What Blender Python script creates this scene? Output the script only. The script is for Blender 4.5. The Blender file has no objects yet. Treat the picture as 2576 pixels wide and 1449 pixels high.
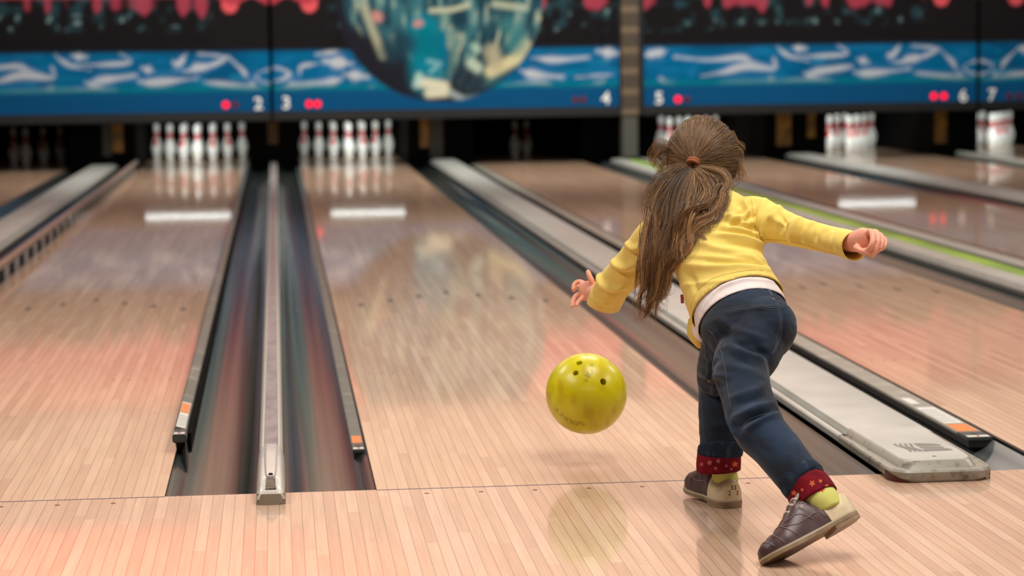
import bpy, bmesh, math, random
import numpy as np
from mathutils import Vector, Matrix
from mathutils.bvhtree import BVHTree
random.seed(7); rng = np.random.default_rng(7)
scene = bpy.context.scene
COL = scene.collection

# ------------------------------------------------------------------ camera
CP = np.array([-0.230548, -5.593227, 1.083454])
YAW, PIT, ROLL, FPX = 0.102877537, 0.103264636, -0.0118884143, 5691.46970
_c, _s = math.cos(YAW), math.sin(YAW)
FW = np.array([_s*math.cos(PIT), _c*math.cos(PIT), -math.sin(PIT)])
_r = np.array([_c, -_s, 0.]); _u = np.cross(_r, FW)
RT = math.cos(ROLL)*_r + math.sin(ROLL)*_u
UP = -math.sin(ROLL)*_r + math.cos(ROLL)*_u
cam_d = bpy.data.cameras.new('camera'); cam = bpy.data.objects.new('camera', cam_d); COL.objects.link(cam)
cam.matrix_world = Matrix(((RT[0], UP[0], -FW[0], CP[0]), (RT[1], UP[1], -FW[1], CP[1]), (RT[2], UP[2], -FW[2], CP[2]), (0, 0, 0, 1)))
cam_d.sensor_width = 36; cam_d.lens = FPX/2576*36
cam_d.dof.use_dof = True; cam_d.dof.focus_distance = 5.25; cam_d.dof.aperture_fstop = 3.6
cam_d.clip_end = 100
scene.camera = cam
def ray(x, y): return FW + RT*((x-1288)/FPX) + UP*((724.5-y)/FPX)
def at(x, y, d): return Vector(CP + ray(x, y)*d)          # a photo pixel and a distance give a place in the hall
def onY(x, y, Y):
    r = ray(x, y); return Vector(CP + r*((Y-CP[1])/r[1]))

# ------------------------------------------------------------------ world, exposure, lights
scene.view_settings.view_transform = 'Standard'; scene.view_settings.look = 'None'
scene.view_settings.gamma = 1; scene.view_settings.use_curve_mapping = False
scene.view_settings.exposure = 0.0
w = bpy.data.worlds.new('world'); scene.world = w; w.use_nodes = True
w.node_tree.nodes['Background'].inputs[0].default_value = (0.9, 0.85, 0.8, 1)
w.node_tree.nodes['Background'].inputs[1].default_value = 0.0
def area(name, loc, size, power, color, target=None, spot=None):
    l = bpy.data.lights.new(name, 'AREA'); l.shape = 'RECTANGLE'; l.size, l.size_y = size
    l.energy = power; l.color = color
    if spot: l.spread = math.radians(spot)
    o = bpy.data.objects.new(name, l); COL.objects.link(o); o.location = loc
    d = Vector(target or (loc[0], loc[1], 0)) - Vector(loc)
    o.rotation_euler = d.to_track_quat('-Z', 'Y').to_euler()
    return o
WARM = (1.0, 0.92, 0.85)
area('approach_ceiling_light', (-2.6, -1.0, 3.45), (1.4, 2.6), 96, WARM)
area('approach_ceiling_light', (1.3, -1.0, 3.45), (1.4, 2.6), 122, WARM)
area('approach_ceiling_light', (5.0, -1.0, 3.45), (1.4, 2.6), 88, WARM)
area('frontal_fill_light', (0.5, -7.2, 3.3), (6.0, 1.2), 42, WARM, (0.9, 0.2, 0.4))  # unseen frontal fill from behind the camera, aimed towards the girl
area('lane_ceiling_light', (-2.6, 3.0, 3.45), (1.6, 1.2), 74, WARM)
area('lane_ceiling_light', (1.3, 3.4, 3.45), (1.6, 1.2), 74, WARM)
area('lane_ceiling_light', (5.0, 3.4, 3.45), (1.6, 1.2), 74, WARM)
area('far_lane_ceiling_light', (1.5, 8.5, 3.45), (9, 1.0), 150, WARM)
area('pin_deck_ceiling_light', (1.5, 13.0, 3.45), (9, .6), 60, WARM, (1.5, 14.5, 0), 110)
area('mask_wash_light', (-0.5, 13.2, 3.4), (6.0, 0.3), 92, (0.88, 1.0, 1.0), (-0.5, 16.4, 1.1))
area('mask_wash_light', (5.0, 13.2, 3.4), (6.0, 0.3), 92, (0.88, 1.0, 1.0), (5.0, 16.4, 1.1))
area('added_soffit_wash', (1.5, 14.2, 5.0), (11, .4), 185, (1.0, .87, .76), (1.5, 16.5, 3.6))  # added to brighten the soffit so the approach mirrors its glow
area('added_red_glow_light', (-1.9, -1.2, 3.3), (0.3, 0.3), 11, (1.0, 0.10, 0.08), (-0.75, -1.15, 0), 26)  # added lamp, imitates the red reflection on the left of the approach

# ------------------------------------------------------------------ helpers
def srgb(r, g, b):
    f = lambda c: (c/255/12.92) if c/255 <= .04045 else ((c/255+.055)/1.055)**2.4
    return (f(r), f(g), f(b), 1)
def mat(name, col, rough=.5, metal=0, spec=.5, coat=0, sheen=0, emit=None, es=0, noise=None, bump=None, trans=0, alpha=None):
    m = bpy.data.materials.new(name); m.use_nodes = True
    nt = m.node_tree; b = nt.nodes['Principled BSDF']
    b.inputs['Base Color'].default_value = col; b.inputs['Roughness'].default_value = rough
    b.inputs['Metallic'].default_value = metal; b.inputs['Specular IOR Level'].default_value = spec
    b.inputs['Coat Weight'].default_value = coat; b.inputs['Sheen Weight'].default_value = sheen
    b.inputs['Transmission Weight'].default_value = trans
    if emit: b.inputs['Emission Color'].default_value = emit; b.inputs['Emission Strength'].default_value = es
    tc = nt.nodes.new('ShaderNodeTexCoord')
    if noise:      # (scale, other colour, low, high, stretch)
        mp = nt.nodes.new('ShaderNodeMapping'); mp.inputs['Scale'].default_value = noise[4] if len(noise) > 4 else (1, 1, 1)
        n = nt.nodes.new('ShaderNodeTexNoise'); n.inputs['Scale'].default_value = noise[0]; n.inputs['Detail'].default_value = 5
        cr = nt.nodes.new('ShaderNodeValToRGB'); cr.color_ramp.elements[0].position = noise[2]; cr.color_ramp.elements[1].position = noise[3]
        cr.color_ramp.elements[0].color = col; cr.color_ramp.elements[1].color = noise[1]
        nt.links.new(tc.outputs['Object'], mp.inputs[0]); nt.links.new(mp.outputs[0], n.inputs['Vector'])
        nt.links.new(n.outputs['Fac'], cr.inputs[0]); nt.links.new(cr.outputs[0], b.inputs['Base Color'])
    if bump:       # (scale, strength, distance, stretch)
        mp = nt.nodes.new('ShaderNodeMapping'); mp.inputs['Scale'].default_value = bump[3] if len(bump) > 3 else (1, 1, 1)
        n = nt.nodes.new('ShaderNodeTexNoise'); n.inputs['Scale'].default_value = bump[0]; n.inputs['Detail'].default_value = 4
        bp = nt.nodes.new('ShaderNodeBump'); bp.inputs['Strength'].default_value = bump[1]; bp.inputs['Distance'].default_value = bump[2]
        nt.links.new(tc.outputs['Object'], mp.inputs[0]); nt.links.new(mp.outputs[0], n.inputs['Vector'])
        nt.links.new(n.outputs['Fac'], bp.inputs['Height']); nt.links.new(bp.outputs[0], b.inputs['Normal'])
    return m
def wood(name, rough, coat_rough, tint, cw=.75):
    m = bpy.data.materials.new(name); m.use_nodes = True; nt = m.node_tree; L = nt.links; N = nt.nodes
    b = N['Principled BSDF']; tc = N.new('ShaderNodeTexCoord'); sp = N.new('ShaderNodeSeparateXYZ'); L.new(tc.outputs['Object'], sp.inputs[0])
    def math_(op, a, b_=None, c_=None):
        n = N.new('ShaderNodeMath'); n.operation = op
        for i, v in enumerate((a, b_, c_)):
            if v is None: continue
            if isinstance(v, (int, float)): n.inputs[i].default_value = v
            else: L.new(v, n.inputs[i])
        return n.outputs[0]
    xb = math_('DIVIDE', sp.outputs[0], 1.0541/39)
    idx = math_('FLOOR', xb); fr = math_('FRACT', xb)
    r1 = N.new('ShaderNodeTexWhiteNoise'); r1.noise_dimensions = '1D'; L.new(idx, r1.inputs['W'])
    yy = math_('FLOOR', math_('ADD', math_('DIVIDE', sp.outputs[1], 1.15), math_('MULTIPLY', r1.outputs['Value'], 7.0)))
    r2 = N.new('ShaderNodeTexWhiteNoise'); r2.noise_dimensions = '2D'
    cv = N.new('ShaderNodeCombineXYZ'); L.new(idx, cv.inputs[0]); L.new(yy, cv.inputs[1]); L.new(cv.outputs[0], r2.inputs['Vector'])
    ramp = N.new('ShaderNodeValToRGB'); e = ramp.color_ramp.elements
    e[0].position = 0; e[0].color = srgb(*tint[0]); e[1].position = 1; e[1].color = srgb(*tint[2])
    k = ramp.color_ramp.elements.new(.5); k.color = srgb(*tint[1])
    L.new(r2.outputs['Value'], ramp.inputs[0])
    # grain
    gc = N.new('ShaderNodeCombineXYZ'); L.new(math_('MULTIPLY', sp.outputs[0], 130.0), gc.inputs[0])
    L.new(math_('MULTIPLY', sp.outputs[1], 3.2), gc.inputs[1]); L.new(math_('MULTIPLY', idx, 3.7), gc.inputs[2])
    g = N.new('ShaderNodeTexNoise'); g.inputs['Scale'].default_value = 1; g.inputs['Detail'].default_value = 4; L.new(gc.outputs[0], g.inputs['Vector'])
    gm = N.new('ShaderNodeMapRange'); gm.inputs[1].default_value = .3; gm.inputs[2].default_value = .7; gm.inputs[3].default_value = .88; gm.inputs[4].default_value = 1.06
    L.new(g.outputs['Fac'], gm.inputs[0])
    # broad blotches along the boards
    bc = N.new('ShaderNodeCombineXYZ'); L.new(math_('MULTIPLY', sp.outputs[0], 14.0), bc.inputs[0]); L.new(math_('MULTIPLY', sp.outputs[1], 2.2), bc.inputs[1]); L.new(idx, bc.inputs[2])
    g2 = N.new('ShaderNodeTexNoise'); g2.inputs['Scale'].default_value = 1; L.new(bc.outputs[0], g2.inputs['Vector'])
    gm2 = N.new('ShaderNodeMapRange'); gm2.inputs[1].default_value = .3; gm2.inputs[2].default_value = .7; gm2.inputs[3].default_value = .92; gm2.inputs[4].default_value = 1.05
    L.new(g2.outputs['Fac'], gm2.inputs[0])
    # seams
    line = math_('GREATER_THAN', math_('ABSOLUTE', math_('SUBTRACT', fr, 0.5)), 0.472)
    sm = math_('SUBTRACT', 1.0, math_('MULTIPLY', line, 0.60))
    f = math_('MULTIPLY', math_('MULTIPLY', gm.outputs[0], gm2.outputs[0]), sm)
    mx = N.new('ShaderNodeVectorMath'); mx.operation = 'SCALE'; L.new(ramp.outputs[0], mx.inputs[0]); L.new(f, mx.inputs['Scale'])
    L.new(mx.outputs[0], b.inputs['Base Color'])
    b.inputs['Roughness'].default_value = rough; b.inputs['Specular IOR Level'].default_value = .25
    b.inputs['Coat Weight'].default_value = cw; b.inputs['Coat Roughness'].default_value = coat_rough; b.inputs['Coat IOR'].default_value = 1.42
    # slight waviness of the oiled surface
    wn = N.new('ShaderNodeTexNoise'); wn.inputs['Scale'].default_value = 7; wn.inputs['Detail'].default_value = 1; L.new(tc.outputs['Object'], wn.inputs['Vector'])
    bp = N.new('ShaderNodeBump'); bp.inputs['Strength'].default_value = .03; bp.inputs['Distance'].default_value = .002
    L.new(wn.outputs['Fac'], bp.inputs['Height']); L.new(bp.outputs[0], b.inputs['Coat Normal'])
    return m
def attrmat(name, rough=.6, spec=.4, coat=0, bump=None, sheen=0):
    m = mat(name, (1, 1, 1, 1), rough, spec=spec, coat=coat, bump=bump, sheen=sheen)
    a = m.node_tree.nodes.new('ShaderNodeAttribute'); a.attribute_name = 'paint'
    m.node_tree.links.new(a.outputs['Color'], m.node_tree.nodes['Principled BSDF'].inputs['Base Color'])
    return m
def props(o, label=None, cat=None, group=None, kind=None):
    for k, v in (('label', label), ('category', cat), ('group', group), ('kind', kind)):
        if v: o[k] = v
    return o
def link(name, me, m=None, parent=None, smooth=True):
    o = bpy.data.objects.new(name, me); COL.objects.link(o)
    if m: me.materials.append(m)
    if parent: o.parent = parent; 
    if parent: o.matrix_parent_inverse = Matrix.Identity(4)
    if smooth and len(me.polygons): me.polygons.foreach_set('use_smooth', [True]*len(me.polygons))
    return o
def obj(name, bm, m=None, parent=None, smooth=False, angle=None):
    me = bpy.data.meshes.new(name); bmesh.ops.recalc_face_normals(bm, faces=bm.faces)
    bm.to_mesh(me); bm.free()
    o = link(name, me, m, parent, smooth)
    if angle: 
        me.set_sharp_from_angle(angle=math.radians(angle))
    return o
def empty(name, loc, rot=(0, 0, 0)):
    o = bpy.data.objects.new(name, None); COL.objects.link(o); o.location = loc; o.rotation_euler = rot
    o.empty_display_size = .05
    return o
def box(bm, x0, x1, y0, y1, z0, z1, bev=0):
    r = bmesh.ops.create_cube(bm, size=1)['verts']
    for v in r:
        v.co = Vector(((x0+x1)/2+v.co.x*(x1-x0), (y0+y1)/2+v.co.y*(y1-y0), (z0+z1)/2+v.co.z*(z1-z0)))
    if bev:
        es = set(e for v in r for e in v.link_edges)
        bmesh.ops.bevel(bm, geom=list(es), offset=bev, segments=2, affect='EDGES')
    return bm
def BX(*a, bev=0): return box(bmesh.new(), *a, bev=bev)
def extrude_profile(prof, y0, y1, closed=False, bm=None):
    """cross-section [(x,z)] swept straight down the lane"""
    bm = bm or bmesh.new()
    ys = [y0, y1] if not isinstance(y0, (list, tuple)) else y0
    rows = [[bm.verts.new((x, y, z)) for x, z in prof] for y in ys]
    n = len(prof)
    for a, b in zip(rows, rows[1:]):
        for i in range(n if closed else n-1):
            j = (i+1) % n; bm.faces.new((a[i], a[j], b[j], b[i]))
    if closed:
        bm.faces.new(rows[0]); bm.faces.new(rows[-1])
    return bm
def lathe(prof, n=24, bm=None):
    bm = bm or bmesh.new(); rows = []
    for r, z in prof:
        rows.append([bm.verts.new((r*math.cos(2*math.pi*i/n), r*math.sin(2*math.pi*i/n), z)) for i in range(n)])
    for a, b in zip(rows, rows[1:]):
        for i in range(n): bm.faces.new((a[i], a[(i+1) % n], b[(i+1) % n], b[i]))
    bm.faces.new(rows[0]); bm.faces.new(rows[-1])
    return bm
def catmull(P, k):
    P = np.array(P, float); n = len(P); out = []
    for i in range(n-1):
        p0 = P[max(i-1, 0)]; p1 = P[i]; p2 = P[i+1]; p3 = P[min(i+2, n-1)]
        for j in range(k):
            t = j/k
            out.append(.5*((2*p1)+(-p0+p2)*t+(2*p0-5*p1+4*p2-p3)*t*t+(-p0+3*p1-3*p2+p3)*t**3))
    out.append(P[-1]); return np.array(out)
def poly_slab(pts, z0, z1, bm=None):
    bm = bm or bmesh.new()
    a = [bm.verts.new((x, y, z0)) for x, y in pts]; b = [bm.verts.new((x, y, z1)) for x, y in pts]
    bm.faces.new(a); bm.faces.new(b); n = len(pts)
    for i in range(n): bm.faces.new((a[i], a[(i+1) % n], b[(i+1) % n], b[i]))
    return bm
def paintmesh(me, cols):
    a = me.color_attributes.new('paint', 'FLOAT_COLOR', 'POINT')
    c = np.ones((len(me.vertices), 4), np.float32); c[:, :3] = cols; a.data.foreach_set('color', c.ravel())
def text_bm(s, size, extr=.0006, offset=0):
    cu = bpy.data.curves.new('t', 'FONT'); cu.body = s; cu.size = size; cu.extrude = extr; cu.align_x = 'CENTER'; cu.align_y = 'CENTER'; cu.offset = offset
    o = bpy.data.objects.new('t', cu); COL.objects.link(o); dg = bpy.context.evaluated_depsgraph_get()
    me = bpy.data.meshes.new_from_object(o.evaluated_get(dg)); bpy.data.objects.remove(o)
    bm = bmesh.new(); bm.from_mesh(me); return bm

# ------------------------------------------------------------------ materials
M = {}
M['approach'] = wood('approach_maple', .42, .09, ((203, 166, 140), (215, 179, 152), (225, 193, 168)), 1.0)
M['lane'] = wood('lane_maple', .40, .05, ((206, 168, 138), (217, 180, 149), (226, 191, 161)))
M['line'] = mat('foul_line_blue', srgb(40, 44, 88), .4)
M['gutter'] = mat('gutter_plastic', srgb(66, 74, 71), .17, spec=.38, noise=(1.0, srgb(38, 42, 43), .36, .64, (50, .35, 1)), bump=(1, .10, .002, (65, .5, 65)))
M['gutter2'] = mat('gutter_plastic_grey', srgb(96, 100, 97), .2, spec=.6, noise=(1.0, srgb(70, 74, 74), .35, .65, (36, .4, 1)), bump=(1, .12, .002, (60, .6, 60)))
M['rail'] = mat('rail_grey_metal', srgb(92, 104, 98), .35, metal=.3, noise=(9, srgb(150, 152, 140), .55, .72))
M['rail_pale'] = mat('rail_pale_metal', srgb(150, 146, 134), .4, noise=(9, srgb(176, 172, 160), .5, .7))
M['rail_end'] = mat('rail_end_plastic', srgb(58, 62, 60), .4)
M['black'] = mat('black_plastic', srgb(14, 15, 15), .45)
M['darkmetal'] = mat('dark_bracket', srgb(22, 26, 27), .35, metal=.4)
M['orange'] = mat('orange_sticker', srgb(226, 132, 60), .5, noise=(300, srgb(150, 70, 20), .6, .7))
M['white_st'] = mat('white_sticker', srgb(222, 222, 214), .5)
M['ink'] = mat('grey_print', srgb(120, 122, 118), .5)
M['redink'] = mat('red_print', srgb(170, 30, 30), .5)
M['capgrey'] = mat('cap_light_grey', srgb(194, 195, 188), .32, noise=(6, srgb(180, 181, 174), .4, .7), bump=(3, .1, .002))
M['caprim'] = mat('cap_rim_grey', srgb(150, 146, 134), .35, noise=(40, srgb(104, 98, 88), .52, .72))
M['groove'] = mat('cap_groove', srgb(96, 94, 82), .5)
M['maroon'] = mat('maroon_plastic', srgb(72, 16, 18), .3)
M['emblem'] = mat('emblem_grey', srgb(118, 120, 112), .4)
M['divpanel'] = mat('divider_scuffed_strip', srgb(150, 140, 142), .4, noise=(22, srgb(122, 112, 120), .4, .65, (1, .4, 1)))
M['divedge'] = mat('divider_pale_edge', srgb(196, 194, 182), .3)
M['beige'] = mat('beige_plastic', srgb(140, 128, 112), .45, noise=(30, srgb(110, 98, 84), .55, .75))
M['dirt'] = mat('dirty_beige', srgb(118, 102, 84), .6, noise=(160, srgb(64, 52, 42), .5, .62))
M['clear'] = mat('milky_clear_plastic', srgb(212, 208, 200), .32, coat=.25, spec=.4)
M['green'] = mat('green_strip', srgb(128, 168, 48), .45, noise=(1, srgb(160, 200, 60), .4, .6, (1, 1.2, 1)))
M['dkgreen'] = mat('dark_green_strip', srgb(52, 78, 56), .4)
M['pin'] = mat('pin_white', srgb(235, 236, 230), .18, coat=.4)
M['pinred'] = mat('pin_red', srgb(205, 30, 40), .25)
M['gold'] = mat('mustard_plate', srgb(170, 120, 35), .5, noise=(8, srgb(110, 80, 30), .4, .6))
M['pit'] = mat('pit_black', srgb(9, 9, 10), .8, spec=.1)
M['mark'] = mat('inlaid_marker', srgb(46, 54, 50), .4)
M['dot'] = mat('inlaid_dot', srgb(120, 84, 66), .4)
M['maskframe'] = mat('mask_frame_black', srgb(10, 11, 12), .5)
M['number'] = mat('number_white', srgb(240, 238, 232), .5)
M['led_on'] = mat('lamp_red_lit', srgb(200, 0, 20), .4, emit=(1, 0.0, .03, 1), es=1.3)
M['led_off'] = mat('lamp_red_dark', srgb(88, 26, 44), .4)
M['mural'] = attrmat('mask_mural', .75, .06)
M['wall'] = mat('hall_wall', srgb(120, 104, 94), .8)
M['soffit'] = mat('soffit_paint', srgb(214, 170, 146), .8)
M['ceiling'] = mat('ceiling_tile', srgb(120, 112, 106), .9)
M['tube'] = mat('pin_tube_lit', (1, 1, 1, 1), .5, emit=(.93, 1, .97, 1), es=8)

# ------------------------------------------------------------------ layout across the lanes
LW = 1.0541; G = .526; W34 = .705; W45 = .80; GW = .235
LANES = {3: 0.0, 2: -G-LW, 1: -G-LW-W34-LW, 4: LW+W34}
LANES[5] = LANES[4]+LW+W45; LANES[6] = LANES[5]+LW+W34; LANES[7] = LANES[6]+LW+G
LEND = 19.35; MY = 16.4

# approach and room
flo = obj('floor', BX(-8, 12, -9, -0.0005, -.12, 0), M['approach']); props(flo, kind='structure')
sub = obj('floor_subfloor', BX(-8, 12, -0.004, 21, -.2, -.11), M['pit']); props(sub, kind='structure')
props(obj('wall_left', BX(-8.1, -8, -9, 21, -.2, 5.2), M['wall']), kind='structure')
props(obj('wall_right', BX(12, 12.1, -9, 21, -.2, 5.2), M['wall']), kind='structure')
props(obj('wall_back', BX(-8, 12, 21, 21.1, -.2, 5.2), M['pit']), kind='structure')
props(obj('wall_rear', BX(-8, 12, -9.1, -9, -.2, 5.2), M['wall']), kind='structure')
props(obj('ceiling', BX(-8.1, 12.1, -9.1, 21.1, 5.2, 5.3), M['ceiling']), kind='structure')
props(obj('wall_soffit', BX(-8, 12, 16.5, 16.7, 2.35, 5.2), M['soffit']), kind='structure')
bm = bmesh.new()
for a in [(-8, LANES[2]+LW), (0, LW), (LANES[4], LANES[4]+LW), (LANES[5], 12)]:
    if a[0] == -8: box(bm, -8, -G, -.006, 0.0, -.1, .0004)
    else: box(bm, a[0], a[1], -.006, 0.0, -.1, .0004)
props(obj('trim_1', bm, M['line']), kind='structure')
# small inlaid dots on the approach just before the line
bm = bmesh.new()
def disc(bm, x, y, z, rx, ry, n=14):
    bm.faces.new([bm.verts.new((x+rx*math.cos(2*math.pi*i/n), y+ry*math.sin(2*math.pi*i/n), z)) for i in range(n)])
for L in LANES.values():
    for k in range(7): disc(bm, L+(4.5+5*k)*LW/39, -.066, .0006, .0065, .0065)
obj('dot_marker', bm, M['dot'], flo)

lane_labels = {1: 'dim bowling lane at the far left edge, left of the broad grey cap', 2: 'bowling lane numbered 2 with the raised bumper rails, left of the narrow divider',
 3: 'bowling lane numbered 3 in the centre under the yellow ball', 4: 'bowling lane numbered 4 behind the girl, its pit dark',
 5: 'bowling lane numbered 5 between the green striped cap and the pale cap', 6: 'bowling lane numbered 6 with a full rack at the upper right',
 7: 'bowling lane numbered 7 at the top right corner'}
for n, L in LANES.items():
    o = obj('bowling_lane', BX(0, LW, 0.0005, LEND, -.1, 0), M['lane']); o.location = (L, 0, 0)
    props(o, lane_labels[n], 'bowling lane', 'wooden bowling lanes')
    for k in range(7):
        x = (4.5+5*k)*LW/39; y = 4.70-.15*abs(k-3)
        bm = bmesh.new()
        vs = [bm.verts.new(p) for p in ((x, y+.085, .0006), (x-.015, y-.07, .0006), (x+.015, y-.07, .0006))]; bm.faces.new(vs)
        obj('arrow_marker', bm, M['mark'], o)
    for k in (0.5, 1.5, 2.5, 5.5, 6.5, 7.5) if False else (2.5, 4.2, 5.5, 8, 29, 31, 33, 36):
        bm = bmesh.new(); disc(bm, k*LW/39, 2.09, .0006, .006, .006, 10)
        obj('dot_marker', bm, M['dot'], o)

# ------------------------------------------------------------------ gutters
def gutter(x0, x1, m, label):
    wdt = x1-x0; pr = []
    pr.append((x0, -.006)); pr.append((x0+.006, -.010))
    for i in range(13):
        t = i/12; x = x0+.012+(wdt-.024)*t
        pr.append((x, -.012-.050*math.sin(math.pi*t)**.75))
    pr.append((x1-.006, -.010)); pr.append((x1, -.006)); pr.append((x1, -.075)); pr.append((x0, -.075))
    bm = extrude_profile(pr, 0.002, 16.98, closed=True)
    o = obj('gutter', bm, m, smooth=True, angle=40); props(o, label, 'gutter', 'lane gutters'); return o
gutter(LANES[2]+LW+.001, LANES[2]+LW+GW-.006, M['gutter'], 'dark reflective gutter on the right of lane 2, left of the narrow divider')
gutter(-GW+.006, -.001, M['gutter'], 'dark reflective gutter on the left of lane 3, right of the narrow divider')
g_ = gutter(LW+.001, LW+GW, M['gutter'], 'dark gutter on the right of lane 3 beside the broad grey cap')
obj('edge_strip', BX(LW+.0015, LW+.012, .003, 16.9, -.011, -.001, bev=.001), M['darkmetal'], g_)
g_ = gutter(LANES[4]-GW, LANES[4]-.001, M['gutter2'], 'grey gutter on the left of lane 4 right of the broad grey cap')
obj('edge_strip', BX(LANES[4]-.0085, LANES[4]-.0012, .003, 16.9, -.011, -.001, bev=.001), M['darkmetal'], g_)
gutter(LANES[4]+LW+.001, LANES[4]+LW+GW, M['gutter2'], 'grey gutter on the right of lane 4 below the green striped cap')
gutter(LANES[5]-GW, LANES[5]-.001, M['gutter'], 'gutter on the left of lane 5 behind the green striped cap')
gutter(LANES[5]+LW+.001, LANES[5]+LW+GW, M['gutter'], 'dark gutter on the right of lane 5 below the pale cap')
gutter(LANES[6]-GW, LANES[6]-.001, M['gutter'], 'gutter on the left of lane 6 behind the pale cap')
gutter(LANES[6]+LW+.001, LANES[6]+LW+GW, M['gutter'], 'dark gutter on the right of lane 6 at the right edge')
gutter(LANES[7]-GW, LANES[7]-.001, M['gutter'], 'gutter on the left of lane 7 at the right edge')
gutter(LANES[2]-GW, LANES[2]-.001, M['gutter'], 'dark gutter on the left of lane 2 beside the raised bumper rail')
gutter(LANES[1]+LW+.001, LANES[1]+LW+GW, M['gutter'], 'narrow dark gutter on the right of lane 1 at the left edge')

# ------------------------------------------------------------------ broad caps and narrow dividers
def ring_outline(x0, x1, y0, y1, cr, n=7):
    """rounded near corners at y0, square at y1"""
    pts = []
    for i in range(n+1):
        a = math.pi+math.pi/2*i/n; pts.append((x0+cr[0]+cr[0]*math.cos(a), y0+cr[1]+cr[1]*math.sin(a)))
    for i in range(n+1):
        a = 1.5*math.pi+math.pi/2*i/n; pts.append((x1-cr[0]+cr[0]*math.cos(a), y0+cr[1]+cr[1]*math.sin(a)))
    pts += [(x1, y1), (x0, y1)]
    return pts
def stack(levels, bm=None):
    bm = bm or bmesh.new(); rows = [[bm.verts.new((x, y, z)) for x, y in pts] for pts, z in levels]; n = len(rows[0])
    for a, b in zip(rows, rows[1:]):
        for i in range(n): bm.faces.new((a[i], a[(i+1) % n], b[(i+1) % n], b[i]))
    bm.faces.new(rows[0]); bm.faces.new(rows[-1]); return bm
def broad_cap(x0, x1, label, detail=False, y_near=-.135, y_far=16.9):
    t = empty('ball_return_cap', ((x0+x1)/2, 0, 0)); cx = (x0+x1)/2; a = x0-cx; b = x1-cx
    props(t, label, 'lane divider', 'broad caps between lane pairs')
    R = (.05, .07)
    lv = [(ring_outline(a+.012, b-.012, y_near+.006, .42, R), .0004), (ring_outline(a+.002, b-.002, y_near, .42, R), .010),
          (ring_outline(a, b, y_near, .42, R), .026), (ring_outline(a+.003, b-.003, y_near+.004, .42, R), .031),
          (ring_outline(a+.010, b-.010, y_near+.014, .42, (.045, .062)), .032), (ring_outline(a+.013, b-.013, y_near+.017, .42, (.043, .06)), .029)]
    nose = stack(lv)
    # raised top of the nose piece
    def plate(i, yn, z): # narrower towards the camera
        p = ring_outline(a+i, b-i, yn, .42, (.04, .055))
        return ([(x*(1-.10*max(0, min(1, (.28-y)/.34))), y) for x, y in p], z)
    stack([plate(.020, y_near+.030, .028), plate(.030, y_near+.048, .045), plate(.034, y_near+.053, .047)], nose)
    n_ = obj('nose_piece', nose, M['caprim'], t, smooth=True, angle=35)
    tp = obj('top_plate', stack([plate(.034, y_near+.054, .0465), plate(.0355, y_near+.056, .0485)]), M['capgrey'], t, smooth=True, angle=35)
    # long straight run
    pr = [(a+.022, -.004), (a+.022, .0), (a+.002, .012), (a, .028), (a+.004, .0325), (a+.013, .0335), (a+.017, .030), (a+.024, .030), (a+.030, .0465), (a+.036, .0485),
          (b-.036, .0485), (b-.030, .0465), (b-.024, .030), (b-.017, .030), (b-.013, .0335), (b-.004, .0325), (b, .028), (b-.002, .012), (b-.022, 0), (b-.022, -.004)]
    obj('cover', extrude_profile(pr, .42, y_far, closed=True), M['capgrey'], t, smooth=True, angle=35)
    obj('base', BX(a+.022, b-.022, .004, .42, -.004, .002), M['black'], t)
    for s in (a, b): 
        x = s + (.0205 if s == a else -.0205)
        obj('side_groove', BX(x-.0032, x+.0032, .42, y_far, .0302, .0308), M['groove'], t)
    if detail:
        for s in (-1, 1):
            pts = []
            for k in range(6):
                if s < 0: aa = math.pi+math.pi/2*k/5*.9; c = (a+.05, y_near+.07)
                else: aa = 2*math.pi-math.pi/2*k/5*.6; c = (b-.05, y_near+.07)
                pts.append((c[0]+.0505*math.cos(aa), c[1]+.0705*math.sin(aa)))
            bm = bmesh.new()
            lo = [bm.verts.new((x, y, .0012)) for x, y in pts]; hi = [bm.verts.new((x, y, .025-.022*(k/5)**1.3)) for k, (x, y) in enumerate(pts)]
            for k in range(5): bm.faces.new((lo[k], lo[k+1], hi[k+1], hi[k]))
            obj('corner_guard', bm, M['maroon'], t, smooth=True)
        # worn emblem on the nose: wavy bars and a block
        em = bmesh.new(); z = .0488
        E = lambda u, v: (-.052+u*.128, .035+v*.125)
        for j in range(4):
            x0_, x1_ = .02+.085*j, .02+.085*j+.058
            l, r_ = [], []
            for k in range(9):
                v = k/8; wv = .045*math.sin(v*6+.6*j)
                l.append(E(x0_+wv+.05*(1-v), v)); r_.append(E(x1_+wv+.05*(1-v), v))
            for k in range(8): em.faces.new([em.verts.new((*p, z)) for p in (l[k], r_[k], r_[k+1], l[k+1])])
        for p in ([(.42, .0), (.98, .04), (1.0, .16), (.92, .30), (.42, .30)], [(.42, .36), (.86, .34), (.93, .46), (.84, .52), (.42, .54)], [(.42, .60), (.90, .60), (.93, .72), (.84, .86), (.60, .96), (.42, .98)]):
            em.faces.new([em.verts.new((*E(u, v), z)) for u, v in p])
        obj('emblem', em, M['emblem'], t)
        bm = bmesh.new(); disc(bm, .002, -.035, .0488, .0055, .0055, 16); obj('screw_hole', bm, M['black'], t)
    return t
cap34 = broad_cap(LW+.231, LANES[4]-.205, 'broad light grey cap with worn emblem right behind the girl, between lanes 3 and 4', True)
broad_cap(LANES[2]-.48, LANES[2]-.20, 'broad grey cap at the left edge between lanes 1 and 2')
broad_cap(LANES[6]-.485, LANES[6]-.205, 'pale grey cap at the right between lanes 5 and 6')
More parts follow.
